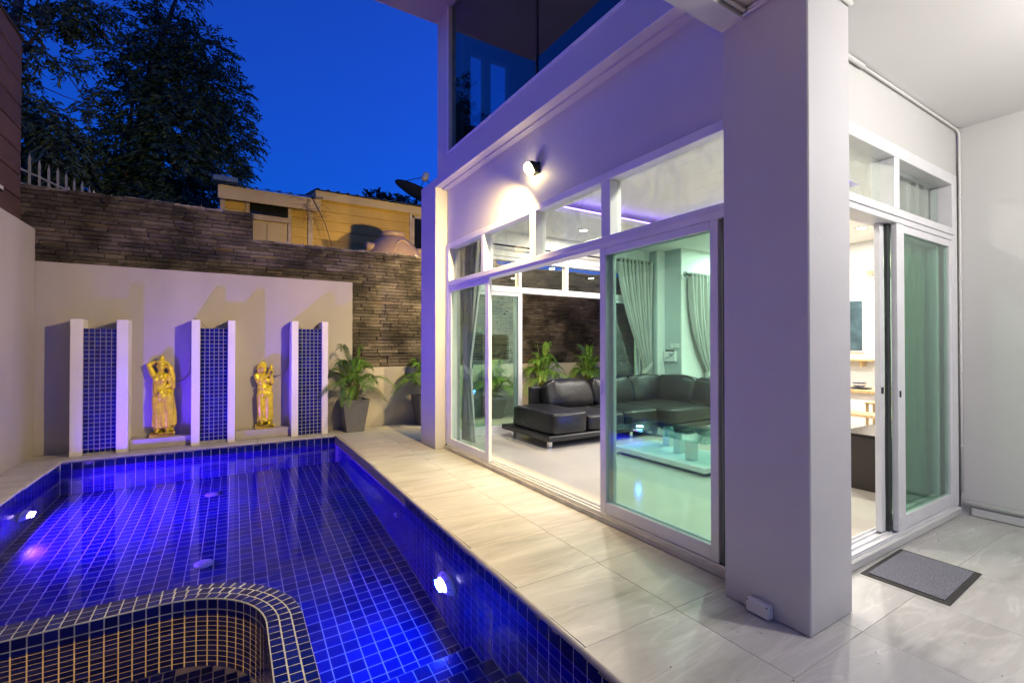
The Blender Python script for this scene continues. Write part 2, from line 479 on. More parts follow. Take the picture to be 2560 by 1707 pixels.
    def build(s, name, mat, parent=None, smooth=False):
        return link(name, s.mesh(name, mat, smooth), parent)
def link(name, me, parent=None):
    o = bpy.data.objects.new(name, me)
    COL.objects.link(o)
    adopt(o, parent)
    return o
WM = {}
def adopt(o, parent):
    if parent is not None:
        o.parent = parent
        o.matrix_parent_inverse = world_of(parent).inverted()
def world_of(o):
    m = Matrix.LocRotScale(o.location, o.rotation_euler, o.scale)
    if o.parent is not None:
        return world_of(o.parent) @ o.matrix_parent_inverse @ m
    return m
def tag(o, label=None, cat=None, group=None, kind=None):
    if label: o['label'] = label
    if cat: o['category'] = cat
    if group: o['group'] = group
    if kind: o['kind'] = kind
    return o
def thing(name, label, cat, loc=(0, 0, 0), group=None, rz=0):
    o = bpy.data.objects.new(name, None)
    o.empty_display_size = 0.2
    COL.objects.link(o)
    o.location = loc
    o.rotation_euler = (0, 0, rz)
    return tag(o, label, cat, group)
def sub(name, parent, loc=(0, 0, 0)):
    """an Empty for a part that has pieces of its own"""
    o = bpy.data.objects.new(name, None)
    o.empty_display_size = 0.1
    COL.objects.link(o)
    o.location = loc
    adopt(o, parent)
    return o
def box(name, mat, parent, *b, c=0.0):
    m = MB()
    (m.cbox(*b, c=c) if c else m.box(*b))
    return m.build(name, mat, parent)
def copy_tree(o, delta=(0, 0, 0), rz=None, parent=None, scale=None):
    c = o.copy()
    COL.objects.link(c)
    if parent is not None:
        inv = o.matrix_parent_inverse.copy()
        c.parent = parent
        c.matrix_parent_inverse = inv
    else:
        c.location = Vector(o.location) + Vector(delta)
        if rz is not None:
            c.rotation_euler = (0, 0, rz)
        if scale is not None:
            c.scale = scale
    for ch in list(o.children):
        copy_tree(ch, parent=c)
    return c
def point(name, loc, col, w, rad=0.05, parent=None):
    l = bpy.data.lights.new(name, 'POINT')
    l.color = col; l.energy = w; l.shadow_soft_size = rad
    o = bpy.data.objects.new(name, l); COL.objects.link(o); o.location = loc
    adopt(o, parent)
    return o
def aim(o, d):
    o.rotation_euler = Vector(d).to_track_quat('-Z', 'Y').to_euler()

# ------------------------------------------------------------------ numbers of the place (metres; x along the back wall, y along the house front)
SH = 0.0165                       # the pool runs a little out of square with the house
def shx(y): return SH * (y - 1.5)
POOL_R, POOL_L, POOL_FAR, POOL_NEAR = 1.385, -1.755, 7.53, -1.2
WATER_Z, FLOOR_Z = -0.12, -1.31
BACK_Y, LEFT_X = 8.0, -2.0
GX = 2.50                         # face of the sliding door frames
HY0, HY1 = 1.36, 6.15             # near and far wall planes of the living room
CEIL = 3.10

# ------------------------------------------------------------------ ground
def build_ground():
    m = MB()
    xs = [-250, -4.5, 12, 250]; ys = [-250, -4, 8.5, 250]
    for i in range(3):
        for j in range(3):
            if i == 1 and j == 1:
                continue
            m.quad((xs[i], ys[j], -0.06), (xs[i + 1], ys[j], -0.06), (xs[i + 1], ys[j + 1], -0.06), (xs[i], ys[j + 1], -0.06))
    tag(m.build('ground', 'ground_dirt'), kind='structure')
build_ground()

# ------------------------------------------------------------------ deck of stone tiles
def build_deck():
    base = MB()
    base.box(POOL_R + 0.05, 7.6, -2.2, 7.98, -0.16, -0.0025)
    deck = tag(base.build('deck', 'deck_grout'), kind='structure')
    T = 0.598
    tm = MB().cbox(-.302, .302, -T / 2, T / 2, -0.012, 0.0, c=0.0008).mesh('deck_tile', 'deck_stone')
    x0 = 1.393
    for j in range(-4, 12):
        yc = 1.645 + 0.6 * j - 0.3
        for i in range(0, 11):
            xc = x0 + 0.302 + 0.606 * i + shx(yc)
            if xc > 2.95 and 1.7 < yc < 5.75:
                continue
            if i > 6 and yc < 2:
                continue
            if yc - 0.3 > 7.9:
                continue
            o = bpy.data.objects.new('deck_tile', tm)
            COL.objects.link(o)
            if yc + 0.3 > 7.99:                                # the last row is cut at the wall
                s = (7.985 - (yc - 0.3)) / 0.6
                o.scale = (1, s, 1)
                yc = yc - 0.3 + 0.3 * s
            o.location = (xc, yc, random.uniform(-0.0006, 0.0006))
            adopt(o, deck)
    # rounded edging pieces along the pool
    prof = [(-0.016, -0.030), (-0.022, -0.020), (-0.021, -0.009), (-0.015, -0.002), (-0.008, 0.001), (0.0, 0.001), (0.0, -0.030)]
    nm = MB()
    L = 0.597
    vs = []
    for y in (-L / 2, L / 2):
        for x, z in prof:
            vs.append((x, y, z))
    n = len(prof)
    nm.add(vs, [(k, (k + 1) % n, (k + 1) % n + n, k + n) for k in range(n)] + [tuple(range(n - 1, -1, -1)), tuple(range(n, 2 * n))])
    me = nm.mesh('edging', 'coping_nose')
    for j in range(-4, 11):
        yc = 1.645 + 0.6 * j - 0.3
        if yc > 7.4:
            continue
        o = bpy.data.objects.new('edging', me); COL.objects.link(o)
        o.location = (x0 - 0.003 + shx(yc), yc, 0)
        o.rotation_euler = (0, 0, -SH)
        adopt(o, deck)
    # the narrow ledges along the back and the left wall
    lb = MB().box(LEFT_X, POOL_R + 0.15, POOL_FAR + 0.005, BACK_Y, -0.16, -0.006)
    lb.box(LEFT_X, POOL_L + 0.02, -2.0, POOL_FAR + 0.004, -0.16, -0.006)
    ledge = tag(lb.build('pool_ledge', 'deck_grout'), kind='structure')
    x = LEFT_X + 0.002
    k = 0
    while x < POOL_R + 0.1:
        x2 = min(x + 0.6, POOL_R + 0.105)
        MB().cbox(x + 0.002, x2 - 0.002, POOL_FAR + 0.006, BACK_Y - 0.002, -0.012, 0, c=0.002).build('ledge_tile', 'deck_stone', ledge)
        MB().cbox(max(x, POOL_L + 0.01) + 0.001, x2 - 0.001, POOL_FAR - 0.026, POOL_FAR + 0.004, -0.028, 0.003, c=0.008).build('edging', 'coping_nose', ledge)
        x = x2; k += 1
    y = POOL_FAR + 0.004
    while y > 1.2:
        y2 = y - 0.6
        xa = POOL_L + shx((y + y2) / 2)
        MB().cbox(LEFT_X + 0.002, xa + 0.01, y2 + 0.002, y - 0.002, -0.012, 0, c=0.002).build('ledge_tile', 'deck_stone', ledge)
        MB().cbox(xa + 0.012, xa + 0.034, y2 + 0.001, y - 0.001, -0.030, -0.002, c=0.007).build('edging', 'coping_stone', ledge)
        y = y2
    # ragged mortar below the edging
    m = MB()
    yy = -0.8
    while yy < POOL_FAR - 0.05:
        d = random.uniform(0.008, 0.026)
        m.box(POOL_R + 0.001 + shx(yy), POOL_R + 0.02 + shx(yy), yy, yy + 0.05, -0.03 - d, -0.0295)
        yy += 0.05
    m.build('mortar_bed', 'mortar', deck)['kind'] = 'stuff'
    m = MB()
    xx = POOL_L + 0.03
    while xx < POOL_R + 0.05:
        d = random.uniform(0.004, 0.016)
        m.box(xx, xx + 0.05, POOL_FAR - 0.006, POOL_FAR + 0.003, -0.028 - d, -0.0275)
        xx += 0.05
    m.build('mortar_bed', 'mortar', ledge)['kind'] = 'stuff'
build_deck()

# ------------------------------------------------------------------ pool
TP = 0.1
def place_tiles(parent, cands, mesh, n_obj, stuff_name, size, th, mat='pool_tile'):
    """cands: (pos, matrix) of single tiles; the largest-showing n_obj become objects, the others one part"""
    objs, rest = split(cands, n_obj)
    for p, mt in objs:
        o = bpy.data.objects.new('tile', mesh)
        COL.objects.link(o)
        o.location = mt.to_translation()
        o.rotation_euler = mt.to_euler()
        adopt(o, parent)
    if rest:
        m = MB()
        a, b = size[0] / 2, size[1] / 2
        c = 0.001
        vs0 = [Vector(v) for v in ((-a, -b, 0), (a, -b, 0), (a, b, 0), (-a, b, 0), (-a + c, -b + c, th), (a - c, -b + c, th), (a - c, b - c, th), (-a + c, b - c, th))]
        fs0 = [(4, 5, 6, 7), (0, 1, 5, 4), (1, 2, 6, 5), (2, 3, 7, 6), (3, 0, 4, 7)]
        for p, mt in rest:
            m.add([mt @ v for v in vs0], fs0)
        m.build(stuff_name, mat, parent)['kind'] = 'stuff'
def tile_mesh(w, h, th, mat='pool_tile', c=0.003):
    return MB().cbox(-w / 2, w / 2, -h / 2, h / 2, -0.002, th, c=c).mesh('tile', mat)
def mt_of(pos, xax, yax):
    x = Vector(xax).normalized(); z = x.cross(Vector(yax)).normalized(); y = z.cross(x)
    m = Matrix((x, y, z)).transposed().to_4x4()
    m.translation = Vector(pos)
    return m
def build_pool():
    tm = tile_mesh(0.0945, 0.0945, 0.0015, c=0.0015)
    # right wall (faces -x)
    w = MB()
    y0, y1 = POOL_NEAR, POOL_FAR
    xr = lambda y: POOL_R + 0.006 + shx(y)
    w.add([(xr(y0), y0, FLOOR_Z - .1), (xr(y1), y1, FLOOR_Z - .1), (xr(y1), y1, -.028), (xr(y0), y0, -.028), (xr(y0) + .12, y0, FLOOR_Z - .1), (xr(y1) + .12, y1, FLOOR_Z - .1), (xr(y1) + .12, y1, -.028), (xr(y0) + .12, y0, -.028)],
          [(0, 1, 2, 3), (7, 6, 5, 4), (3, 2, 6, 7)])
    rw = tag(w.build('pool_wall_right', 'pool_grout'), kind='structure')
    c = []
    for j in range(13):
        z = -0.081 - TP * j
        if z < FLOOR_Z + 0.02: continue
        y = y1 - 0.05
        while y > 0.2:
            c.append(((xr(y), y, z), mt_of((xr(y), y, z), (-SH, -1, 0), (0, 0, 1))))
            y -= TP
    place_tiles(rw, c, tm, 300, 'tile_field', (0.0945, 0.0945), 0.0015)
    # far wall (faces -y)
    fw = tag(MB().box(POOL_L - .1, POOL_R + .25, POOL_FAR + 0.001, POOL_FAR + 0.1, FLOOR_Z - .1, -.028).build('pool_wall_far', 'pool_grout'), kind='structure')
    c = []
    xl = POOL_L + shx(POOL_FAR)
    for j in range(13):
        z = -0.081 - TP * j
        if z < FLOOR_Z + 0.02: continue
        for i in range(32):
            x = xl + 0.055 + TP * i
            if x > xr(POOL_FAR): continue
            c.append(((x, POOL_FAR, z), mt_of((x, POOL_FAR + .001, z), (1, 0, 0), (0, 0, 1))))
    place_tiles(fw, c, tm, 160, 'tile_field', (0.0945, 0.0945), 0.0015)
    # left wall (faces +x)
    xw = lambda y: POOL_L - 0.002 + shx(y)
    lw = tag(MB().add([(xw(y0), y0, FLOOR_Z - .1), (xw(y1), y1, FLOOR_Z - .1), (xw(y1), y1, -.028), (xw(y0), y0, -.028)], [(3, 2, 1, 0)]).box(POOL_L - .12, POOL_L - .08, y0, y1, FLOOR_Z - .1, -.03).build('pool_wall_left', 'pool_grout'), kind='structure')
    c = []
    for j in range(13):
        z = -0.081 - TP * j
        if z < FLOOR_Z + 0.02: continue
        y = y1 - 0.05
        while y > 3.4:
            c.append(((xw(y), y, z), mt_of((xw(y), y, z), (SH, 1, 0), (0, 0, 1))))
            y -= TP
    place_tiles(lw, c, tm, 160, 'tile_field', (0.0945, 0.0945), 0.0015)
    # near wall, behind the camera
    tag(MB().box(POOL_L - .1, POOL_R + .1, POOL_NEAR - .1, POOL_NEAR, FLOOR_Z - .1, -.03).build('pool_wall_near', 'pool_tile'), kind='structure')
    # floor
    fl = tag(MB().box(POOL_L - .1, POOL_R + .25, POOL_NEAR, POOL_FAR + .05, FLOOR_Z - .1, FLOOR_Z).build('pool_floor', 'pool_grout'), kind='structure')
    c = []
    y = POOL_FAR - 0.05
    while y > 2.8:
        px = (xr(y) - xw(y) - 0.008) / 31
        x = xr(y) - 0.004 - px / 2
        while x > xw(y) + 0.03:
            inspa = (x < -0.3 and y < 3.36) or (x < 0.37 and y < 2.7) or (math.hypot(x + .305, y - 2.67) < 0.64)
            if not inspa:
                c.append(((x, y, FLOOR_Z + .45), mt_of((x, y, FLOOR_Z), (1, 0, 0), (0, 1, 0))))
            x -= px
        y -= TP
    place_tiles(fl, c, tm, 300, 'tile_field', (0.0945, 0.0945), 0.0015)
    # steps at the near right corner
    for k, (zt, ye) in enumerate(((-1.125, 2.83), (-0.92, 2.52), (-0.71, 2.21), (-0.50, 1.90))):
        x1 = xr(ye) - 0.003
        s = tag(MB().box(0.36, x1, POOL_NEAR + .02 + k * .01, ye, FLOOR_Z + .002 + k * .001, zt).build('pool_step', 'pool_grout'), kind='structure')
        c = []
        for r in range(3):
            y = ye - 0.05 - TP * r
            x = x1 - 0.055
            while x > 0.42:
                c.append(((x, y, zt), mt_of((x, y, zt), (1, 0, 0), (0, 1, 0))))
                x -= TP
        for r in range(2):
            x = x1 - 0.055
            z = zt - 0.05 - TP * r
            while x > 0.42:
                c.append(((x, ye, z), mt_of((x, ye, z), (-1, 0, 0), (0, 0, 1))))
                x -= TP
        place_tiles(s, c, tm, 300, 'tile_field', (0.0945, 0.0945), 0.0015)
    # water
    m = MB()
    m.quad((xw(y0) - .01, y0, WATER_Z), (xr(y0) + .01, y0, WATER_Z), (xr(y1) + .01, y1 + .01, WATER_Z), (xw(y1) - .01, y1 + .01, WATER_Z))
    tag(m.build('water', 'water'), kind='structure')
    # drains
    for x, y, lab in ((-0.147, 4.98, 'round white floor drain nearer the curved spa wall'), (-0.12, 6.8, 'round white floor drain nearer the statues')):
        t = thing('pool_drain', lab, 'drain', (x, y, FLOOR_Z), 'floor drains of the pool')
        mt = Matrix.Translation((x, y, FLOOR_Z + .005))
        MB().lathe([(0.078, 0.0), (0.078, 0.010), (0.068, 0.016), (0.02, 0.018)], 28, mt).build('cover', 'drain_white', t, True)
        MB().lathe([(0.012, 0.02), (0.012, 0.026)], 12, mt).build('screw', 'track_metal', t)
    # return nozzle on the right wall
    t = thing('pool_inlet', 'small round white inlet nozzle in the right pool wall', 'nozzle', (1.43, 4.51, -.61))
    mt = Matrix.Translation((xr(4.51) - .004, 4.51, -.61)) @ Matrix.Rotation(R(-90), 4, 'Y')
    MB().lathe([(0.045, 0), (0.045, 0.008), (0.036, 0.014), (0.03, 0.012), (0.018, 0.008)], 24, mt).build('flange', 'drain_white', t, True)
    MB().lathe([(0.014, 0.006), (0.012, 0.017)], 12, mt).build('eyeball', 'seal_black', t)
    # lamps under water
    def lamp(y, z, side, bulb, col, watts, label):
        x = xr(y) - .003 if side > 0 else xw(y) + .003
        t = thing('pool_lamp', label, 'pool lamp', (x, y, z), 'lamps under water in the pool walls')
        mt = Matrix.Translation((x, y, z)) @ Matrix.Rotation(R(-90) if side > 0 else R(90), 4, 'Y')
        MB().lathe([(0.135, 0.0), (0.135, 0.010), (0.120, 0.030), (0.092, 0.050), (0.083, 0.050), (0.080, 0.035)], 36, mt).build('trim_ring', 'lamp_trim', t, True)
        MB().lathe([(0.082, 0.036), (0.070, 0.055), (0.045, 0.066), (0.012, 0.070)], 28, mt).build('lens', bulb, t, True)
        for k in range(8):
            a = 2 * math.pi * k / 8 + .2
            mm = mt @ Matrix.Rotation(a, 4, 'Z') @ Matrix.Translation((0.112, 0, 0.036)) @ Matrix.Rotation(R(28), 4, 'Y')
            MB().cbox(-.012, .012, -.006, .006, -.004, .003, c=.001, mat=mm).build('slot', 'cable_grey', t)
        l = bpy.data.lights.new('pool_light', 'AREA'); l.shape = 'DISK'; l.size = .13; l.energy = watts; l.color = col
        o = bpy.data.objects.new('pool_light', l); COL.objects.link(o); o.location = (x - side * 0.078, y, z); aim(o, (-side, 0, 0)); adopt(o, t)
    lamp(3.22, -0.72, 1, 'pool_bulb_blue', (0.01, 0.06, 1.0), 75, 'glowing blue-white round pool lamp in the right wall beside the deck')
    lamp(6.40, -0.775, -1, 'pool_bulb_violet', (0.10, 0.02, 1.0), 340, 'glowing violet round pool lamp in the left pool wall')
build_pool()

# ------------------------------------------------------------------ curved spa in the near corner
def build_spa():
    cx, cyy = -0.305, 2.67
    ri, ro = 0.49, 0.66
    ztop, zfl = -0.035, -0.70
    t = thing('hot_tub', 'curved hot tub wall of small dark blue tiles with warm light inside', 'hot tub', (-0.5, 2.5, zfl))
    XL, YN = -1.72, 0.35
    def path(r, s):
        """point and tangent at arc length s on the wall line at radius r"""
        l1 = cx - XL
        l2 = r * math.pi / 2
        if s < l1:
            return (XL + s, cyy + r), (1, 0)
        if s < l1 + l2:
            a = math.pi / 2 - (s - l1) / r
            return (cx + r * math.cos(a), cyy + r * math.sin(a)), (math.sin(a), -math.cos(a))
        d = s - l1 - l2
        return (cx + r - d * 0.012, cyy - d), (-0.012, -1)
    def length(r): return (cx - XL) + r * math.pi / 2 + (cyy - YN)
    # core
    n = 96
    m = MB()
    ring = []
    for k in range(n + 1):
        f = k / n
        l1 = cx - XL; l3 = cyy - YN
        # even parameter over the three stretches
        def at(r):
            tot = length(0.575)
            s = f * tot
            l2m = 0.575 * math.pi / 2
            if s < l1: ss = s
            elif s < l1 + l2m: ss = l1 + (s - l1) / l2m * r * math.pi / 2
            else: ss = l1 + r * math.pi / 2 + (s - l1 - l2m)
            return path(r, ss)[0]
        a = at(ri); b = at(ro)
        ring.append((a, b))
    vs = []
    for a, b in ring:
        vs += [(a[0], a[1], zfl), (a[0], a[1], ztop - .004), (a[0], a[1] , ztop), (b[0], b[1], ztop), (b[0], b[1], FLOOR_Z)]
    fs = []
    for k in range(n):
        for q in range(4):
            fs.append((k * 5 + q, k * 5 + q + 1, k * 5 + 5 + q + 1, k * 5 + 5 + q))
    m.add(vs, fs)
    m.build('wall_core', 'pool_grout', t)
    box('tub_floor', 'pool_grout', t, XL, cx + ri, YN, cyy + ri + .02, zfl - .05, zfl)
    P = 0.0570
    small = tile_mesh(0.0515, 0.050, 0.002, c=0.0015)
    c = []
    for row in range(3):
        r = ri + 0.030 + 0.0565 * row
        L = length(r)
        k = 0
        s = 0.03
        while s < L:
            p, tg = path(r, s)
            c.append(((p[0], p[1], ztop), mt_of((p[0], p[1], ztop), (tg[0], tg[1], 0), (-tg[1], tg[0], 0))))
            s += P * (1.0 if row == 0 else (1.06 if (cx - XL) < s < (cx - XL) + r * 1.57 else 1.0))
    wallc = []
    L = length(ri)
    for j in range(12):
        z = ztop - 0.031 - 0.0555 * j
        s = 0.03
        while s < L:
            p, tg = path(ri, s)
            wallc.append(((p[0], p[1], z), mt_of((p[0], p[1], z), (-tg[0], -tg[1], 0), (0, 0, 1)) @ Matrix.Rotation(0, 4, 'X')))
            s += P
    # the glazed face must look into the tub
    fixed = []
    for p, mt in wallc:
        zdir = mt.to_3x3() @ Vector((0, 0, 1))
        inward = Vector((-0.7 - p[0], 1.9 - p[1], 0))
        if zdir.dot(inward) < 0:
            mt = mt @ Matrix.Rotation(math.pi, 4, 'Y')
        fixed.append((p, mt))
    flo = []
    y = cyy + ri - 0.04
    while y > 1.2:
        x = XL + .05
        while x < cx + ri - .03:
            if not (x > cx and y > cyy and math.hypot(x - cx, y - cyy) > ri - .03):
                flo.append(((x, y, zfl), mt_of((x, y, zfl), (1, 0, 0), (0, 1, 0))))
            x += P
        y -= P
    place_tiles(t, c + fixed + flo, small, 300, 'tile_field', (0.0515, 0.050), 0.002)
    lt = sub('lamp', t, (-0.75, 1.05, -0.42))
    mt = Matrix.Translation((-0.75, 1.02, -0.42)) @ Matrix.Rotation(R(-90), 4, 'X')
    MB().lathe([(0.10, 0), (0.10, 0.01), (0.07, 0.03)], 24, mt).build('trim_ring', 'lamp_trim', lt)
    MB().lathe([(0.065, 0.028), (0.03, 0.04)], 20, mt).build('lens', 'spa_bulb', lt)
    point('spa_light', (-0.75, 1.12, -0.40), (1.0, 0.50, 0.13), 130, 0.05, lt)
build_spa()

# ------------------------------------------------------------------ garden walls
def build_garden_walls():
    t = thing('garden_wall', 'grey-beige plastered back wall behind the statues, stepping down at its right end', 'wall', (0, BACK_Y, 0))
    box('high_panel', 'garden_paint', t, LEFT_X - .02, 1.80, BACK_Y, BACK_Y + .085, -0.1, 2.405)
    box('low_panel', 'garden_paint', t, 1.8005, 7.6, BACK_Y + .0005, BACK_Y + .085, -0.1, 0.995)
    t = thing('garden_wall', 'plain beige plastered wall along the left pool edge', 'wall', (LEFT_X, 5, 0))
    box('panel', 'garden_paint', t, LEFT_X - .14, LEFT_X, -2.5, BACK_Y - .0005, -0.1, 2.80, c=0.006)
    # low plinths under the statues
    for x0, x1, lab in ((-1.054, -0.388, 'low plastered plinth beneath the statue with raised arm'), (0.130, 0.850, 'low plastered plinth beneath the jug-holding statue')):
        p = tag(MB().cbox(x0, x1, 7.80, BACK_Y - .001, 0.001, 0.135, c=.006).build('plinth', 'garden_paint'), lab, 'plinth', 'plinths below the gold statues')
build_garden_walls()

def build_pillars():
    tm = tile_mesh(0.0475, 0.0475, 0.002, c=0.0015)
    specs = [(-1.612, -1.497, -1.172, -1.056, 1.69, 'leftmost white fountain pillar with blue mosaic panel, near the left wall'),
             (-0.386, -0.288, 0.038, 0.128, 1.715, 'middle white fountain pillar with blue mosaic, between the two gold statues'),
             (0.852, 0.947, 1.280, 1.369, 1.728, 'right white fountain pillar with blue mosaic, beside the potted palm')]
    for a, b, c, d, z, lab in specs:
        t = thing('fountain_pillar', lab, 'pillar', ((a + d) / 2, 7.85, 0), 'mosaic fountain pillars on the back wall')
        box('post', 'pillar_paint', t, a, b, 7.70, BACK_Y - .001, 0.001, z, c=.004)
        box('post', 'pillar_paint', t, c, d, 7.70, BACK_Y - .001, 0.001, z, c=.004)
        ph = z - 0.115
        box('mosaic_bed', 'mosaic_grout', t, b + .0005, c - .0005, 7.742, BACK_Y - .003, 0.001, ph)
        px = (c - b) / 6
        nr = int((ph - .004) / 0.0535)
        for j in range(nr):
            for i in range(6):
                o = bpy.data.objects.new('mosaic_tile', tm); COL.objects.link(o)
                mt = mt_of((b + px * (i + .5), 7.742, ph - 0.0535 * (j + .5)), (1, 0, 0), (0, 0, 1))
                o.location = mt.to_translation(); o.rotation_euler = mt.to_euler()
                adopt(o, t)
build_pillars()

# ------------------------------------------------------------------ gold relief statues
def sphere(m, c, r, rot=None, n=14):
    c = Vector(c)
    vs = []; fs = []
    rows = n // 2 + 1
    for j in range(rows + 1):
        th = math.pi * j / rows
        for i in range(n):
            ph = 2 * math.pi * i / n
            p = Vector((r[0] * math.sin(th) * math.cos(ph), r[1] * math.sin(th) * math.sin(ph), r[2] * math.cos(th)))
            if rot: p = rot @ p
            vs.append(c + p)
    for j in range(rows):
        for i in range(n):
            a = j * n + i; b = j * n + (i + 1) % n
            fs.append((a, a + n, b + n, b))
    m.add(vs, fs)
def statue(kind, x0, y0, z0, label, s):
    t = thing('gold_statue', label, 'statue', (x0, y0, z0), 'gold figures on the back wall')
    m = MB()
    sx = .80 if kind == 1 else .88
    P = lambda x, z, y=0.0: (x0 + x * s * sx, y0 + y * s, z0 + z * s)
    def ball(x, z, y, rx, rz, ry=None): sphere(m, P(x, z, y), (rx * s * sx, (ry or rx) * s, rz * s))
    def limb(pts, rr): m.tube([P(*p) for p in pts], [r * s for r in rr], 10); [ball(p[0], p[1], p[2], r, r) for p, r in zip(pts, rr)]
    if kind == 1:
        ball(-.01, 1.035, -.02, .032, .035); ball(-.012, 1.01, -.02, .05, .02)                       # top knot, diadem
        ball(-.02, .985, -.02, .066, .03)
        ball(-.02, .93, -.025, .056, .078, .058)                                                    # head
        ball(-.02, .925, -.085, .009, .02); ball(-.02, .94, -.07, .04, .006)                        # nose, brow
        ball(-.02, .893, -.075, .018, .006)                                                         # mouth
        ball(-.078, .925, -.015, .01, .022); ball(.04, .925, -.015, .01, .022)                      # ears
        limb([(-.025, .87, -.01), (-.03, .82, -.005)], [.034, .04])                                 # neck
        limb([(-.115, .80, 0), (.07, .79, 0)], [.045, .045])                                        # shoulders
        limb([(-.125, .81, -.005), (-.19, .95, .005)], [.036, .030])                                # raised arm
        limb([(-.19, .95, .005), (-.085, .985, .01)], [.029, .022])
        ball(-.07, .985, .01, .026, .02)
        limb([(.075, .79, -.005), (.115, .69, -.01)], [.034, .029])                                 # bent arm
        limb([(.115, .69, -.01), (-.01, .61, -.06)], [.028, .020])
        for k in range(4): limb([(-.012 - .004 * k, .615 - .011 * k, -.07), (-.05 - .004 * k, .60 - .011 * k, -.078)], [.008, .006])
        ball(-.085, .755, -.05, .046, .044, .045); ball(.005, .75, -.05, .046, .044, .045)          # chest
        limb([(-.03, .78, 0), (-.045, .68, 0), (-.045, .62, 0), (-.01, .52, 0)], [.085, .075, .078, .105])
        ball(-.025, .575, -.085, .048, .046, .03); ball(-.045, .58, -.115, .012, .012)              # conch with spout
        limb([(-.06, .52, -.02), (-.062, .33, -.03), (-.06, .14, -.02)], [.072, .058, .05])         # legs in a wrapped skirt
        limb([(.07, .52, -.02), (.075, .33, -.03), (.068, .14, -.02)], [.075, .062, .052])
        limb([(.0, .52, -.05), (.005, .30, -.05), (.01, .15, -.05)], [.028, .032, .036])            # front sash
        for k in range(5): limb([(-.11 + .055 * k, .50, -.03), (-.12 + .062 * k, .15, -.035)], [.014, .018])
        limb([(-.12, .14, -.03), (.0, .125, -.05), (.14, .155, -.03)], [.018, .02, .02])            # hem
        limb([(.135, .50, .0), (.155, .30, .01), (.15, .15, 0)], [.02, .03, .036])
        limb([(.05, .96, .01), (.10, .90, .0), (.13, .78, 0), (.145, .64, 0)], [.03, .036, .034, .024])   # long hair
        for k in range(6): ball(.07 + .014 * k, .95 - .045 * k, -.035, .015, .02)
        limb([(-.06, .12, -.02), (-.062, .08, -.03)], [.026, .024]); ball(-.068, .074, -.065, .026, .014, .05)
        limb([(.06, .12, -.02), (.062, .08, -.03)], [.026, .024]); ball(.066, .074, -.065, .026, .014, .05)
        slab = MB().cbox(x0 - .098 * s, x0 + .118 * s, y0 + .005 * s, y0 + .055 * s, z0 + .05 * s, z0 + .72 * s, c=.02 * s)
        bw = (-.135, .135)
    else:
        ball(-.035, .885, -.02, .068, .085, .06)                                                    # hair
        ball(-.075, .86, .0, .05, .075, .05)
        ball(-.022, .868, -.045, .052, .066, .045)                                                  # face
        ball(-.015, .865, -.092, .008, .018); ball(-.018, .882, -.082, .036, .006); ball(-.016, .838, -.085, .016, .005)
        limb([(-.03, .81, -.01), (-.035, .77, -.005)], [.034, .04])
        limb([(-.115, .765, 0), (.065, .755, 0)], [.042, .042])
        limb([(-.125, .765, -.01), (-.098, .675, -.035)], [.036, .032])                             # arm across the chest
        limb([(-.098, .675, -.035), (.045, .775, -.09)], [.030, .022])
        limb([(.085, .75, -.005), (.105, .655, -.02)], [.032, .030])                                # supporting arm
        limb([(.105, .655, -.02), (.085, .755, -.06)], [.028, .022])
        for k in range(4): limb([(.035 + .003 * k, .80 - .012 * k, -.10), (.065 + .003 * k, .812 - .012 * k, -.105)], [.009, .007])
        for k in range(4): limb([(.07 + .012 * k, .765, -.08), (.07 + .012 * k, .79, -.095)], [.008, .007])
        ball(.085, .82, -.06, .048, .05, .05); limb([(.085, .82, -.09), (.088, .822, -.125)], [.036, .034])    # jug
        ball(.095, .89, -.01, .022, .035); ball(.085, .86, -.02, .02, .03)
        ball(-.06, .70, -.045, .042, .042, .04); ball(.03, .69, -.045, .042, .042, .04)
        limb([(-.03, .73, 0), (-.03, .65, 0), (-.022, .59, 0), (-.012, .50, 0)], [.082, .072, .076, .098])
        limb([(-.10, .60, -.04), (.0, .565, -.08), (.10, .60, -.04)], [.016, .020, .016])           # rolled waist cloth
        limb([(-.055, .50, -.02), (-.055, .30, -.028), (-.05, .13, -.02)], [.064, .054, .046])
        limb([(.055, .50, -.02), (.055, .30, -.028), (.05, .13, -.02)], [.064, .056, .046])
        for k in range(4): limb([(.05 - .03 * k, .56 - .02 * k, -.06), (-.07 + .02 * k, .36 - .06 * k, -.065)], [.011, .012])
        for k in range(3): limb([(-.06 + .05 * k, .40, -.05), (-.065 + .055 * k, .13, -.05)], [.014, .018])
        limb([(.075, .56, -.03), (.095, .34, -.01), (.095, .12, 0)], [.02, .026, .03])
        limb([(-.10, .12, -.02), (.0, .105, -.045), (.10, .12, -.02)], [.016, .018, .018])
        limb([(-.045, .11, -.02), (-.047, .08, -.03)], [.024, .022]); ball(-.05, .07, -.06, .024, .013, .046)
        limb([(.05, .11, -.02), (.052, .08, -.03)], [.024, .022]); ball(.06, .07, -.06, .024, .013, .046)
        slab = MB().cbox(x0 - .098 * s, x0 + .098 * s, y0 + .005 * s, y0 + .055 * s, z0 + .05 * s, z0 + .74 * s, c=.02 * s)
        bw = (-.125, .125)
    m.add(slab.v, slab.f)
    o = m.build('figure', 'gold_paint', t, True)
    md = o.modifiers.new('remesh', 'REMESH'); md.mode = 'VOXEL'; md.voxel_size = 0.0045; md.use_smooth_shade = True
    sm = o.modifiers.new('smooth', 'SMOOTH'); sm.factor = 0.5; sm.iterations = 2
    MB().cbox(x0 + bw[0] * s, x0 + bw[1] * s, y0 - .10 * s, y0 + .055 * s, z0, z0 + .058 * s, c=.012).build('base', 'gold_paint', t, True)
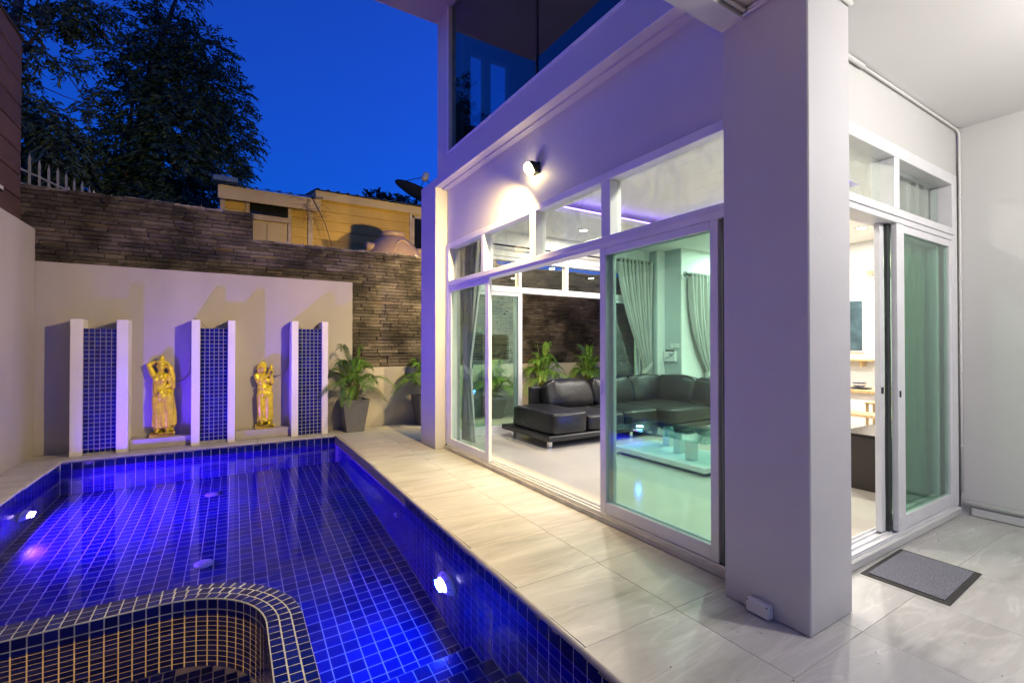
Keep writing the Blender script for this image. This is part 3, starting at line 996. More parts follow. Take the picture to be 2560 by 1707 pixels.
    hx, hz, hy = ((-.045, .58, -.128) if kind == 1 else (.088, .822, -.161))
    mt = Matrix.Translation(P(hx, hz, hy)) @ Matrix.Rotation(R(90), 4, 'X')
    MB().lathe([(0.012, -.004), (0.012, 0.001)] if kind == 1 else [(0.017, -.004), (0.017, 0.001)], 14, mt).build('spout_hole', 'seal_black', t)
statue(1, -0.715, 7.925, 0.136, 'gold statue of a long-haired figure with one arm raised behind its head', 1.02)
statue(2, 0.515, 7.925, 0.136, 'gold statue of a robed figure holding a jug at its cheek', 1.02)
def build_cables():
    for dx, x1, z1, lab in ((0, -0.575, 0.86, 'thin grey cable looping from middle pillar to left statue'), (1.238, 0.625, 0.90, 'thin grey cable looping from right pillar to jug statue')):
        pts = [(-0.20 + dx, 7.90, 1.60), (-0.25 + dx, 7.90, 1.64), (-0.30 + dx, 7.88, 1.725), (-0.345 + dx, 7.88, 1.735), (-0.392 + dx, 7.90, 1.71), (-0.397 + dx, 7.95, 1.60), (-0.397 + dx, 7.975, 1.30), (-0.405 + dx, 7.98, 1.12)]
        e = Vector((x1, 7.96, z1)); a = Vector(pts[-1])
        for k in range(1, 9):
            f = k / 8
            p = a.lerp(e, f); p.z = a.z + (e.z - a.z) * math.sin(f * math.pi / 2) ** 0.8 
            p.x = a.x + (e.x - a.x) * (1 - math.cos(f * math.pi / 2))
            pts.append(tuple(p))
        tag(MB().tube(pts, 0.008, 6).build('cable', 'cable_grey', None, True), lab, 'cable', 'cables feeding the statues')
build_cables()

# ------------------------------------------------------------------ stone brick boundary wall
def build_brick_wall():
    t = thing('brick_wall', 'tall weathered boundary wall of thin dark stone bricks, stepped at the top', 'wall', (2, 8.3, 0))
    Y0 = 8.115
    box('wall_core', 'mortar', t, -2.9, 0.36, Y0 + .02, Y0 + .2, 0, 3.335)
    box('wall_core', 'mortar', t, 0.3605, 8.6, Y0 + .02, Y0 + .2, 0, 2.945)
    H = 0.0560
    c = []
    rows = int(3.36 / H)
    for j in range(rows):
        z0 = j * H + 0.004
        xa = -2.9 + random.uniform(-.2, 0)
        while xa < 8.5:
            L = random.choice((0.14, 0.18, 0.22, 0.26, 0.30, 0.36))
            xb = xa + L
            top = 3.345 if xb < 0.40 else 2.965
            if xa < .36 < xb and z0 + H > 2.95:
                xb = .36; top = 3.345
            lo = 2.30 if xb < 1.75 else 0.9
            if z0 >= lo and z0 + H < top + .02:
                h = H - 0.006
                d = random.uniform(0.0, 0.030) ** 1.0
                c.append((((xa + xb) / 2, Y0 - d, z0 + h / 2), (xa + .002, xb - .0025, Y0 - d, Y0 + .025, z0, z0 + h)))
            xa = xb
    near, rest = split(c, 300)
    for p, b in near:
        m = MB().cbox(*b, c=.004)
        cx, cz = (b[0] + b[1]) / 2, (b[4] + b[5]) / 2
        m.v = [(x - cx, y - Y0, z - cz + (random.uniform(-.002, .002))) for x, y, z in m.v]
        o = m.build('brick', 'ledge_stone')
        o.location = (cx, Y0, cz)
        adopt(o, t)
    m = MB()
    for p, b in rest:
        m.cbox(*b, c=.004)
    m.build('brick_field', 'ledge_stone', t)['kind'] = 'stuff'
    # rough dark cap and broken glass set along the top
    m = MB()
    for x0, x1, z in ((-2.9, 0.37, 3.335), (0.362, 8.6, 2.945)):
        x = x0
        while x < x1:
            w = random.uniform(.08, .2)
            m.cbox(x, min(x + w, x1), Y0 - .015, Y0 + .21, z, z + random.uniform(.018, .04), c=.008)
            x += w
    m.build('cap', 'mortar', t)
    m = MB()
    for k in range(130):
        x = random.uniform(-2.6, 7)
        z = 3.355 if x < .36 else 2.965
        h = random.uniform(.02, .06); w = random.uniform(.012, .03); a = random.uniform(0, 3.1); y = Y0 + random.uniform(.0, .15)
        ca, sa = math.cos(a) * w, math.sin(a) * w
        m.add([(x - ca, y - sa, z - .01), (x + ca, y + sa, z - .01), (x + random.uniform(-.02, .02), y, z + h), (x + sa * .3, y - ca * .3, z - .01)], [(0, 1, 2), (1, 3, 2), (3, 0, 2)])
    m.build('glass_shards', 'shard', t)['kind'] = 'stuff'
build_brick_wall()

def build_fence():
    t = thing('spiked_fence', 'short white iron fence with pointed pickets on the boundary wall corner', 'fence', (-2.1, 8.3, 3.35))
    for k in range(10):
        x = -2.30 + 0.055 * k; y = 8.20 + 0.16 * k; z0 = 3.36; z1 = 3.84 + random.uniform(-.02, .02)
        m = MB().box(x - .012, x + .012, y - .012, y + .012, z0, z1 - .05)
        m.add([(x - .012, y - .012, z1 - .05), (x + .012, y - .012, z1 - .05), (x + .012, y + .012, z1 - .05), (x - .012, y + .012, z1 - .05), (x, y, z1 + .03)], [(0, 1, 4), (1, 2, 4), (2, 3, 4), (3, 0, 4)])
        m.build('picket', 'fence_white', t)
    for z in (3.44, 3.62):
        MB().tube([(-2.31, 8.17, z), (-1.79, 9.68, z)], .013, 6).build('rail', 'fence_white', t)
    # the side wall that the fence stands on
    box('coping', 'mortar', t, -2.6, -1.62, 8.36, 9.9, 3.2, 3.355)
build_fence()

def build_plank_house():
    t = thing('plank_building', 'neighbouring wall clad in dark brown planks above the left garden wall', 'building', (-2.4, 5, 2.8))
    box('core', 'plank_gap', t, -3.6, -2.075, -2.4, 7.665, 2.805, 4.93)
    z = 2.80
    while z < 4.85:
        MB().cbox(-2.074, -2.045, -2.4, 7.672, z + .006, z + .262, c=.005).build('plank', 'plank_brown', t)
        MB().cbox(-3.5, -2.08, 7.666, 7.69, z + .006, z + .262, c=.005).build('plank', 'plank_brown', t)
        z += .27
    box('top_trim', 'plank_gap', t, -3.6, -2.03, -2.4, 7.70, 4.932, 4.97)
    f = thing('wall_lamp', 'small unlit square lamp on the brown plank wall at the left edge', 'lamp', (-2.03, 6.83, 3.02))
    MB().cbox(-2.043, -2.00, 6.86, 7.02, 2.985, 3.045, c=.006).build('housing', 'iron_black', f)
    MB().cbox(-1.9995, -1.995, 6.875, 7.005, 2.995, 3.035, c=.002).build('lens', 'lnb_grey', f)
build_plank_house()

# ------------------------------------------------------------------ yellow neighbour house, tank, dish
def build_neighbour():
    Y = 10.5
    t = thing('yellow_house', 'yellow weatherboard house with blue metal roof beyond the brick wall', 'house', (2, 11, 0))
    box('core', 'cream_panel', t, -0.05, 1.59, Y + .05, Y + 4, 0, 4.335)
    box('core', 'cream_panel', t, 1.5901, 6.0, Y + .0501, Y + 4, 0, 4.60)
    # boards
    z = 2.4
    while z < 4.42:
        for x0, x1 in ((0.0, 0.33), (1.16, 1.46), (1.56, 3.64)):
            if x1 < 1 and z < 3.9: continue
            m = MB()
            zt = min(z + .196, 4.33 if x1 < 1.5 else 4.45)
            m.add([(x0, Y + .02, z), (x1, Y + .02, z), (x1, Y + .034, zt), (x0, Y + .034, zt), (x0, Y + .05, z), (x1, Y + .05, z), (x1, Y + .05, zt), (x0, Y + .05, zt)], [(0, 1, 2, 3), (0, 4, 5, 1), (3, 2, 6, 7), (1, 5, 6, 2), (0, 3, 7, 4)])
            m.build('board', 'yellow_board', t)
        z += .20
    for x0, x1, z0, z1 in ((-0.09, 0.0, 2.4, 4.22), (0.33, 0.40, 2.4, 4.22), (1.085, 1.155, 2.4, 4.2), (1.46, 1.555, 2.4, 4.15), (3.64, 3.71, 2.4, 4.45)):
        box('post', 'cream_trim', t, x0, x1, Y - .01, Y + .049, z0, z1, c=.006)
    # window with sill and two panels below
    w = sub('window', t, (0.74, Y, 4.0))
    box('pane', 'dark_pane', w, 0.41, 1.08, Y + .035, Y + .045, 3.955, 4.24)
    box('shutter_bar', 'cream_trim', w, 0.41, 1.08, Y + .026, Y + .034, 4.185, 4.225)
    box('sill', 'cream_trim', w, 0.38, 1.15, Y - .03, Y + .048, 3.84, 3.945, c=.006)
    box('panel', 'cream_panel', t, 0.41, 0.70, Y + .02, Y + .048, 2.4, 3.835)
    box('panel', 'cream_panel', t, 0.712, 1.07, Y + .02, Y + .048, 2.4, 3.835)
    w = sub('window', t, (4.0, Y, 4.0))
    box('pane', 'dark_pane', w, 3.76, 4.6, Y + .03, Y + .045, 3.2, 4.33)
    box('frame', 'cream_trim', w, 3.71, 3.759, Y + .0, Y + .048, 3.2, 4.40)
    box('frame', 'cream_trim', w, 3.71, 4.6, Y + .0, Y + .048, 4.331, 4.39)
    # fascia boards
    box('fascia', 'cream_panel', t, -0.12, 1.66, Y - .32, Y - .28, 4.09, 4.34, c=.006)
    box('fascia', 'cream_panel', t, 1.60, 6.0, Y - .05, Y - .015, 4.42, 4.60, c=.006)
    box('eave', 'cream_trim', t, -0.10, 1.64, Y - .279, Y + .3, 4.325, 4.34)
    # trapezoid profile metal roof sheets
    def sheet(x0, x1, ya, za, yb, zb):
        m = MB()
        p = 0.20
        x = x0
        xs = []
        while x < x1:
            xs += [(x, 0), (x + .05, 0.028), (x + .075, 0.028), (x + .10, 0)]
            x += p
        xs = [q for q in xs if q[0] <= x1] + [(x1, 0)]
        for (a, ha), (b, hb) in zip(xs, xs[1:]):
            m.add([(a, ya, za + ha), (b, ya, za + hb), (b, yb, zb + hb), (a, yb, zb + ha), (a, ya, za + ha - .006), (b, ya, za + hb - .006)], [(0, 1, 2, 3), (0, 4, 5, 1)])
        return m
    sheet(-0.16, 1.70, Y - .38, 4.345, Y + .6, 4.62).build('roof_sheet', 'roof_blue', t)
    sheet(1.58, 6.0, Y - .12, 4.605, Y + 2.0, 5.02).build('roof_sheet', 'roof_blue', t)
    MB().cbox(-0.20, 0.20, Y - .36, Y + .1, 4.40, 4.50, c=.01).build('roof_cap', 'roof_blue', t)
    # dry vine hanging from the eave
    v = thing('dry_vine', 'leafless dry vine hanging from the yellow eave', 'vine', (1.6, Y - .3, 4.1))
    random.seed(3)
    m = MB()
    m.tube([(1.50, Y - .34, 4.33), (1.62, Y - .36, 4.10), (1.75, Y - .3, 3.85), (1.83, Y - .28, 3.6), (1.90, Y - .26, 3.38)], [.012, .010, .009, .008, .006], 5)
    for k in range(26):
        p = Vector((random.uniform(1.30, 1.72), Y - .34 + random.uniform(-.03, .03), random.uniform(3.95, 4.3)))
        pts = [p]
        d = Vector((random.uniform(-1, 1), random.uniform(-.2, .2), random.uniform(-1, .4)))
        for q in range(4):
            d += Vector((random.uniform(-.5, .5), random.uniform(-.2, .2), random.uniform(-.6, .3)))
            pts.append(pts[-1] + d.normalized() * .07)
        m.tube(pts, .0035, 4)
    m.build('stem', 'twig', v)
    # water tank
    k = thing('water_tank', 'large round tan plastic water tank behind the brick wall', 'water tank', (2.88, 9.3, 0))
    T = Matrix.Translation((2.88, 9.3, 0))
    MB().lathe([(0.60, 0.0), (0.60, 2.98), (0.615, 3.0), (0.615, 3.05), (0.60, 3.07), (0.575, 3.14), (0.535, 3.22), (0.47, 3.32), (0.38, 3.42), (0.28, 3.50), (0.24, 3.53)], 48, T).build('body', 'tank_tan', k, True)
    MB().lathe([(0.235, 3.515), (0.235, 3.55), (0.25, 3.565), (0.25, 3.60), (0.22, 3.622), (0.05, 3.63)], 40, T).build('lid', 'tank_tan', k, True)
    for a in (R(200), R(-15), R(90)):
        mm = T @ Matrix.Rotation(a, 4, 'Z')
        MB().tube([mm @ Vector((.36, 0, 3.26)), mm @ Vector((.62, 0, 3.26))], .085, 18).build('boss', 'tank_tan', k, True)
    pts = []
    for q in range(13):
        a = math.pi * q / 12
        an = R(-80) + 0.42 * math.cos(a)
        h = 3.16 + 0.25 * math.sin(a)
        rr = 0.57 - max(0, h - 3.14) * .62
        pts.append((2.88 + rr * math.cos(an), 9.3 + rr * math.sin(an), h))
    MB().tube(pts, .018, 8).build('rib', 'tank_tan', k, True)
    # satellite dish
    d = thing('satellite_dish', 'black mesh satellite dish on the far blue roof', 'satellite dish', (4.3, 12, 4.6))
    C = Vector((4.36, 12, 5.30))
    nrm = Vector((0.35, -0.2, 1)).normalized()
    q = nrm.to_track_quat('Z', 'Y').to_matrix().to_4x4()
    MM = Matrix.Translation(C) @ q
    rings = [(.66, .16), (.5, .092), (.34, .043), (.17, .01), (.03, 0)]
    m = MB()
    m.lathe([(r, z) for r, z in rings], 28, MM)
    m.f = m.f[:-2]
    m.build('reflector', 'dish_mesh', d, True)
    MB().tube([MM @ Vector((.66 * math.cos(a), .66 * math.sin(a), .16)) for a in [2 * math.pi * i / 32 for i in range(33)]], .014, 6).build('rim', 'iron_black', d)
    tip = MM @ Vector((0, 0, .62))
    for a in (0.3, 2.4, 4.5):
        MB().tube([MM @ Vector((.6 * math.cos(a), .6 * math.sin(a), .14)), tip], .010, 5).build('strut', 'iron_black', d)
    MB().lathe([(.05, -.12), (.085, -.10), (.085, .08), (.05, .12)], 14, Matrix.Translation(tip) @ q).build('receiver', 'lnb_grey', d, True)
    MB().tube([C - Vector((0, 0, .02)), (C.x - .1, C.y, 4.5)], .03, 8).build('mast', 'iron_black', d)
build_neighbour()

# ------------------------------------------------------------------ trees
def leafspray(m, base, d, L, n, lw, ll, droop):
    """one twig with leaflets on both sides"""
    d = d.normalized()
    side = d.cross(Vector((0, 0, 1)))
    if side.length < .1: side = Vector((1, 0, 0))
    side.normalize()
    p = Vector(base)
    for k in range(n):
        f = (k + 1) / n
        p = p + d * (L / n)
        d = (d + Vector((0, 0, -droop / n))).normalized()
        for sgn in (-1, 1):
            a = (side * sgn * random.uniform(.5, 1) + d * random.uniform(.3, .9) + Vector((random.uniform(-.3, .3), random.uniform(-.3, .3), random.uniform(-.6, .1)))).normalized()
            l = ll * random.uniform(.6, 1.1)
            w = a.cross(Vector((random.uniform(-1, 1), random.uniform(-1, 1), random.uniform(-1, 1)))).normalized() * lw
            q = p + a * l
            mid = p + a * l * .45
            m.v += [tuple(p), tuple(mid + w), tuple(q), tuple(mid - w)]
            o = len(m.v) - 4
            m.f.append((o, o + 1, o + 2, o + 3))
def tree(name, label, base, trunk, blobs, n, ll, lw, mat, seed, group=None, droop=.9, spray=.42):
    random.seed(seed)
    t = thing(name, label, 'tree', base, group)
    for pts, r0, r1 in trunk:
        k = len(pts)
        MB().tube(pts, [r0 + (r1 - r0) * i / (k - 1) for i in range(k)], 8).build('trunk' if r0 > .07 else 'branch', 'bark', t, True)
    m = MB()
    tot = sum(b[3] ** 2 * b[5] for b in blobs)
    for bx, by, bz, rx, rz, dens in blobs:
        cnt = int(n * rx ** 2 * dens / tot)
        for k in range(cnt):
            while True:
                v = Vector((random.uniform(-1, 1), random.uniform(-1, 1), random.uniform(-1, 1)))
                if .15 < v.length < 1: break
            if random.random() < .6: v = v.normalized() * random.uniform(.7, 1.05)
            p = Vector((bx + v.x * rx, by + v.y * rx * .8, bz + v.z * rz))
            d = Vector((v.x, v.y, v.z * .5 + .15)) + Vector((random.uniform(-.6, .6), random.uniform(-.6, .6), random.uniform(-.3, .3)))
            leafspray(m, p, d, spray * random.uniform(.6, 1.2), 6, lw, ll, droop)
    m.build('crown', mat, t)
def build_trees():
    def dep(L, seed):
        random.seed(seed)
        out = []
        for x, y, z, rx, rz, d in L:
            k = 1 + random.uniform(-.035, .035)
            out.append((x * k, y * k, CAM_H + (z - CAM_H) * k, rx, rz, d))
        return out
    main = [(-0.97, 13, 9.05, 0.37, 0.6, 0.7), (-1.56, 13, 8.25, 0.43, 0.43, 0.6), (-1.01, 13, 8.1, 0.49, 0.59, 1.0), (-0.43, 13, 8.09, 0.48, 0.51, 0.9), (-1.78, 13, 7.46, 0.45, 0.33, 0.5), (-1.36, 13, 7.3, 0.47, 0.58, 1.0), (-0.68, 13, 7.3, 0.6, 0.6, 1.1), (0.01, 13, 7.19, 0.4, 0.47, 0.8), (-1.55, 13, 6.52, 0.51, 0.53, 1.0), (-0.84, 13, 6.36, 0.63, 0.6, 1.1), (-0.04, 13, 6.45, 0.54, 0.52, 0.9), (0.28, 13, 6.06, 0.29, 0.47, 0.8), (-0.16, 13, 5.65, 0.49, 0.46, 1.0), (-1.0, 13, 5.53, 0.62, 0.49, 1.1), (-1.69, 13, 5.58, 0.54, 0.52, 1.1), (-2.2, 13, 5.1, 0.43, 0.46, 1.0), (-2.61, 13, 4.83, 0.38, 0.36, 0.9), (-1.38, 13, 4.87, 0.63, 0.39, 1.0), (-0.58, 13, 4.91, 0.51, 0.3, 0.9), (0.01, 13, 5.12, 0.27, 0.31, 0.6), (-2.06, 13, 6.06, 0.29, 0.28, 0.4), (-2.24, 13, 6.71, 0.21, 0.14, 0.2), (-2.14, 13, 7.3, 0.25, 0.17, 0.2), (-1.2, 13, 4.2, 1.3, .45, .9)]
    left = [(-3.11, 11.9, 5.04, 0.29, 0.56, 1.1), (-3.14, 11.9, 5.91, 0.14, 0.64, 1.0), (-2.82, 11.9, 5.43, 0.27, 0.36, 0.8), (-2.58, 11.9, 4.92, 0.31, 0.41, 1.0), (-2.93, 11.9, 4.44, 0.36, 0.32, 1.0), (-3.15, 11.9, 7.19, 0.11, 0.56, 0.9), (-2.53, 11.9, 7.66, 0.37, 0.21, 0.45), (-2.77, 11.9, 7.4, 0.24, 0.24, 0.25), (-2.19, 11.9, 7.7, 0.23, 0.21, 0.4), (-2.32, 11.9, 7.4, 0.19, 0.21, 0.25), (-2.77, 11.9, 6.75, 0.27, 0.1, 0.2), (-2.5, 11.9, 6.55, 0.15, 0.25, 0.25), (-2.37, 11.9, 6.17, 0.09, 0.33, 0.15), (-2.18, 11.9, 5.93, 0.23, 0.1, 0.2), (-3.6, 12, 6, .4, 2.2, .9), (-2.9, 11.9, 3.9, .5, .4, 1)]
    tree('feathery_tree', 'tall dark feathery tree standing behind the brick wall', (-1.7, 13, 0),
         [([(-1.75, 13, 0), (-1.65, 13, 3), (-1.61, 13, 4.45), (-1.55, 13, 6.57), (-1.32, 13, 7.9), (-.98, 13, 9.2)], .20, .035),
          ([(-1.95, 12.8, 2.0), (-1.83, 12.8, 4.4), (-1.77, 12.8, 6.0), (-1.70, 12.8, 6.6), (-1.75, 12.8, 7.3)], .055, .015),
          ([(-1.6, 13, 4.6), (-1.0, 12.9, 5.3), (-.2, 12.8, 5.8)], .07, .015), ([(-1.55, 13, 5.8), (-.9, 13, 6.5), (.0, 13, 6.9)], .07, .015),
          ([(-1.45, 13, 7.0), (-.9, 13, 7.6), (-.4, 13, 8.1)], .06, .012), ([(-1.56, 13, 6.4), (-1.9, 13, 7.1), (-2.15, 13, 7.3)], .03, .006),
          ([(-1.6, 13, 4.5), (-2.2, 13, 5.2), (-2.6, 13, 5.3)], .05, .01)],
         dep(main, 1), 4300, .15, .020, 'tree_leaf', 21, droop=1.0, spray=.40)
    tree('drooping_tree', 'dark drooping tree mass beside the brown plank wall', (-3.6, 12, 0),
         [([(-3.7, 12, 0), (-3.6, 12, 3.5), (-3.45, 12, 6.0), (-3.2, 12, 8)], .2, .06),
          ([(-3.3, 11.9, 6.5), (-3.12, 11.9, 6.8), (-2.98, 11.9, 7.09), (-2.86, 11.9, 7.61), (-2.72, 11.9, 7.79), (-2.25, 11.9, 7.68), (-2.0, 11.9, 7.4)], .035, .006),
          ([(-3.2, 11.9, 6.9), (-2.86, 11.9, 6.8), (-2.59, 11.9, 6.52), (-2.34, 11.9, 6.14), (-2.28, 11.9, 5.8)], .02, .004),
          ([(-3.1, 11.9, 6.2), (-2.6, 11.9, 6.05), (-2.1, 11.9, 5.95)], .012, .003)],
         dep(left, 2), 1900, .13, .019, 'tree_leaf_warm', 5, droop=1.8, spray=.34)
    tree('round_tree', 'distant round dark green tree top over the blue roof', (4.3, 14.5, 0),
         [([(4.4, 14.5, 0), (4.4, 14.5, 3.5), (4.4, 14.5, 5.4)], .16, .06)],
         [(4.0, 14.5, 5.75, .42, .32, 1.2), (4.45, 14.5, 5.6, .5, .40, 1.2), (4.9, 14.5, 5.65, .5, .42, 1), (4.4, 14.4, 5.2, .8, .35, 1.2), (3.45, 14.5, 5.28, .22, .16, .8)],
         900, .09, .035, 'tree_leaf', 9, droop=.4, spray=.22)
build_trees()

# ------------------------------------------------------------------ potted palms
def build_palms():
    random.seed(11)
    x, y = 1.765, 7.74
    t = thing('potted_palm', 'bushy green palm in a dark grey tapered pot beside the right mosaic pillar', 'potted palm', (x, y, 0), 'palms in grey pots along the back passage')
    pot = MB()
    a, b, h = 0.132, 0.20, 0.51
    th = .018
    vs = []
    for r, z in ((a, 0.002), (b, h - .03), (b + .004, h - .028), (b + .006, h), (b - th, h), (b - th - .01, h - .05)):
        vs += [(x - r, y - r, z), (x + r, y - r, z), (x + r, y + r, z), (x - r, y + r, z)]
    fs = [(3, 2, 1, 0)]
    for k in range(5):
        for q in range(4):
            fs.append((k * 4 + q, k * 4 + (q + 1) % 4, k * 4 + 4 + (q + 1) % 4, k * 4 + 4 + q))
    pot.add(vs, fs).build('pot', 'pot_grey', t)
    box('soil', 'soil', t, x - b + th + .004, x + b - th - .004, y - b + th + .004, y + b - th - .004, h - .09, h - .055)
    def frond(az, lean, L, hgt, seed):
        random.seed(seed)
        pts = []
        d0 = Vector((math.cos(az), math.sin(az), 0))
        base = Vector((x, y, h - .06)) + d0 * random.uniform(0.01, .06)
        n = 16
        for k in range(n + 1):
            f = k / n
            out = lean * L * (f ** 1.7)
            up = hgt * (1 - (1 - f) ** 1.6) - lean * .30 * f ** 4
            pts.append(base + d0 * out + Vector((0, 0, up)))
        m = MB()
        m.tube(pts, [.009 * (1 - .75 * k / n) + .001 for k in range(n + 1)], 5)
        st = m.build('frond', 'palm_stem', t, True)
        lf = MB()
        sd = d0.cross(Vector((0, 0, 1))).normalized()
        NL = 30
        for k in range(NL):
            f = .42 + .58 * k / (NL - 1)
            i = f * n
            i0 = min(int(i), n - 1)
            p = pts[i0].lerp(pts[i0 + 1], i - i0)
            dr = (pts[i0 + 1] - pts[i0]).normalized()
            for sg in (-1, 1):
                l = .21 * (1 - abs(f - .62) * 1.25) * random.uniform(.85, 1.1)
                dirv = (sd * sg * .75 + dr * .75 + Vector((0, 0, .12 + random.uniform(-.1, .1)))).normalized()
                q1 = p + dirv * l * .5
                q2 = p + dirv * l + Vector((0, 0, -l * .38))
                w = dr.cross(dirv).cross(dirv).normalized() * .0055
                lf.add([p - w * .5, p + w * .5, q1 + w, q2, q1 - w], [(0, 1, 2, 4), (4, 2, 3)])
        lf.build('leaflets', 'palm_green', st)
    specs = []
    for k in range(22):
        f = k / 21
        specs.append((k * 2.399 + .3, .25 + 1.0 * f, random.uniform(.42, .56), random.uniform(.72, .88) - .36 * f, 100 + k))
    specs[0] = (R(200), .45, .42, 1.02, 300)
    specs[1] = (R(330), .22, .4, .95, 301)
    for s_ in specs:
        frond(*s_)
    # thin basal canes
    for k in range(9):
        az = k * .7
        MB().tube([(x + .03 * math.cos(az), y + .03 * math.sin(az), h - .06), (x + .07 * math.cos(az), y + .07 * math.sin(az), h + .22)], [.009, .006], 5).build('cane', 'palm_stem', t)
    labs = [(2.98, 7.72, 1.3, (1, 1, 1), 'dark potted palm half hidden behind the blue-lit house pier'), (4.33, 7.72, 2.2, (.9, .9, .8), 'thin potted palm seen through the closed far glass door'),
            (5.42, 7.70, 3.4, (1.0, 1.0, 1.04), 'potted palm behind the left end of the black sofa'), (6.62, 7.70, 4.6, (1.0, 1.0, 1.0), 'potted palm behind the sofa, right beside the sliding door stile')]
    for px, py, rz, sc_, lab in labs:
        c = copy_tree(t, (px - x, py - y, 0), None, None, sc_)
        # turn by quarter turns so that the square pot stays square to the wall
        c.rotation_euler = (0, 0, round(rz / (math.pi / 2)) * math.pi / 2)
        c['label'] = lab
build_palms()

# ------------------------------------------------------------------ the house
HOUSE = thing('house', 'modern white house with sliding glass doors, big column and upper window', 'house', (4, 3, 0))
def build_house_shell():
    h = HOUSE
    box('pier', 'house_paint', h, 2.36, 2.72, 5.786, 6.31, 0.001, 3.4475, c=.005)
    box('facade_wall', 'house_paint', h, 2.525, 2.72, 1.588, 5.785, 2.702, 3.4475)
    box('fascia', 'house_paint', h, 2.36, 7.0, 1.586, 6.31, 3.448, 3.562, c=.004)
    box('shadow_line', 'house_paint', h, 2.452, 2.524, 1.588, 5.785, 3.425, 3.4475)      # small step under the fascia
    # upper storey
    box('upper_wall', 'house_paint', h, 2.366, 2.60, 0.2, 5.735, 3.563, 3.742)
    box('upper_wall', 'house_paint', h, 2.366, 2.60, 5.415, 5.735, 3.7425, 5.598)
    w = sub('upper_window', h, (2.4, 3.5, 3.75))
    box('frame_rail', 'frame_white', w, 2.358, 2.46, 0.2, 5.4145, 3.743, 3.775)
    box('frame_stile', 'frame_white', w, 2.358, 2.46, 5.365, 5.414, 3.7755, 5.597)
    box('mullion', 'seal_black', w, 2.395, 2.425, 3.490, 3.505, 3.776, 5.597)
    box('pane', 'upper_glass', w, 2.406, 2.412, 3.506, 5.364, 3.776, 5.597)
    box('pane', 'upper_glass', w, 2.406, 2.412, 0.2, 3.489, 3.776, 5.597)
    # upper room: floor, back walls with a window to the sky at the far end
    u = sub('upper_room', h, (4, 3, 3.6))
    box('upper_floor', 'upper_room', u, 2.601, 7, 0.2, 5.60, 3.60, 3.70)
    box('upper_ceiling', 'upper_room', u, 2.47, 7, 0.2, 5.70, 5.50, 5.597)
    box('upper_back_wall', 'upper_room', u, 6.9, 7, 0.2, 5.6, 3.701, 5.499)
    box('upper_near_wall', 'upper_room', u, 2.47, 7, 0.1, 0.199, 3.60, 5.499)
    for a, b, z0, z1 in ((2.601, 2.78, 3.701, 5.499), (2.985, 3.085, 3.701, 5.499), (3.37, 7.0, 3.701, 5.499), (2.7801, 2.9849, 3.701, 4.30), (3.0851, 3.3699, 3.701, 4.53), (2.7801, 2.9849, 5.28, 5.499), (3.0851, 3.3699, 5.285, 5.499)):
        box('upper_far_wall', 'upper_room', u, a, b, 5.601, 5.70, z0, z1)
    box('roof_slab', 'roof_soffit', h, 0.9, 7.2, 0.1, 5.765, 5.60, 5.80)
    box('roof_trim', 'house_paint', h, 0.86, 7.2, 5.766, 5.80, 5.62, 5.84)
    # column with a small junction box at its foot
    box('column', 'house_paint', h, 2.33, 2.737, 1.145, 1.587, 0.001, 3.129, c=.006)
    # porch
    box('porch_ceiling', 'ceiling_paint', h, 0.9, 5.30, -3.6, 1.585, 3.13, 3.28)
    box('porch_slab', 'house_paint', h, 0.9, 7.0, -3.6, 1.5845, 3.2805, 3.447)
    box('edge_beam', 'porch_paint', h, 0.9, 2.329, 1.462, 1.590, 3.082, 3.1295)
    box('porch_wall', 'porch_paint', h, 5.12, 5.27, -3.6, 1.3595, 0.001, 3.1295)
    box('door_lintel', 'porch_paint', h, 2.7375, 5.12, 1.372, 1.50, 2.742, 3.1295)
    box('porch_back_wall', 'porch_paint', h, 0.9, 5.27, -3.75, -3.605, 0.001, 3.1295)
    # tubes: cable conduits at the ceiling and in the corner, and the round skirting on the right wall
    MB().tube([(2.75, 1.350, 3.112), (3.42, 1.350, 3.112)], .014, 8).build('conduit', 'pvc', h, True)
    MB().tube([(3.42, 1.356, 3.116), (4.2, 1.357, 3.118), (5.06, 1.356, 3.116), (5.098, 1.352, 3.10), (5.108, 1.350, 3.06), (5.108, 1.350, 2.2), (5.109, 1.351, 1.2), (5.108, 1.350, .18)], .009, 8).build('conduit', 'pvc', h, True)
    MB().tube([(1.0, 1.448, 3.112), (2.318, 1.448, 3.112), (2.32, 1.40, 3.112), (2.318, 1.14, 3.112), (2.40, 1.134, 3.112), (2.735, 1.133, 3.112)], .012, 8).build('conduit', 'pvc', h, True)
    MB().tube([(2.318, 1.59, 3.09), (2.317, 1.43, 3.095), (2.316, 1.15, 3.098)], .010, 8).build('conduit', 'pvc', h, True)
    box('skirting', 'porch_paint', h, 5.095, 5.1195, -3.6, 1.30, 0.001, 0.075, c=.01)
    MB().tube([(5.10, 1.33, .098), (5.10, -3.6, .098)], .020, 10).build('skirting_pipe', 'pvc', h, True)
    for z in (2.55, 1.9, 1.15, .55):
        MB().cbox(5.100, 5.118, 1.336, 1.3595, z - .006, z + .006, c=.001).build('clip', 'pvc', h)
    # rest of the envelope
    box('near_wall', 'inside_paint', h, 5.2705, 9.3, 1.37, 1.50, 0.001, 3.42)
    box('end_wall', 'inside_paint', h, 9.10, 9.25, 1.5005, 6.3, 0.001, 3.42)
build_house_shell()

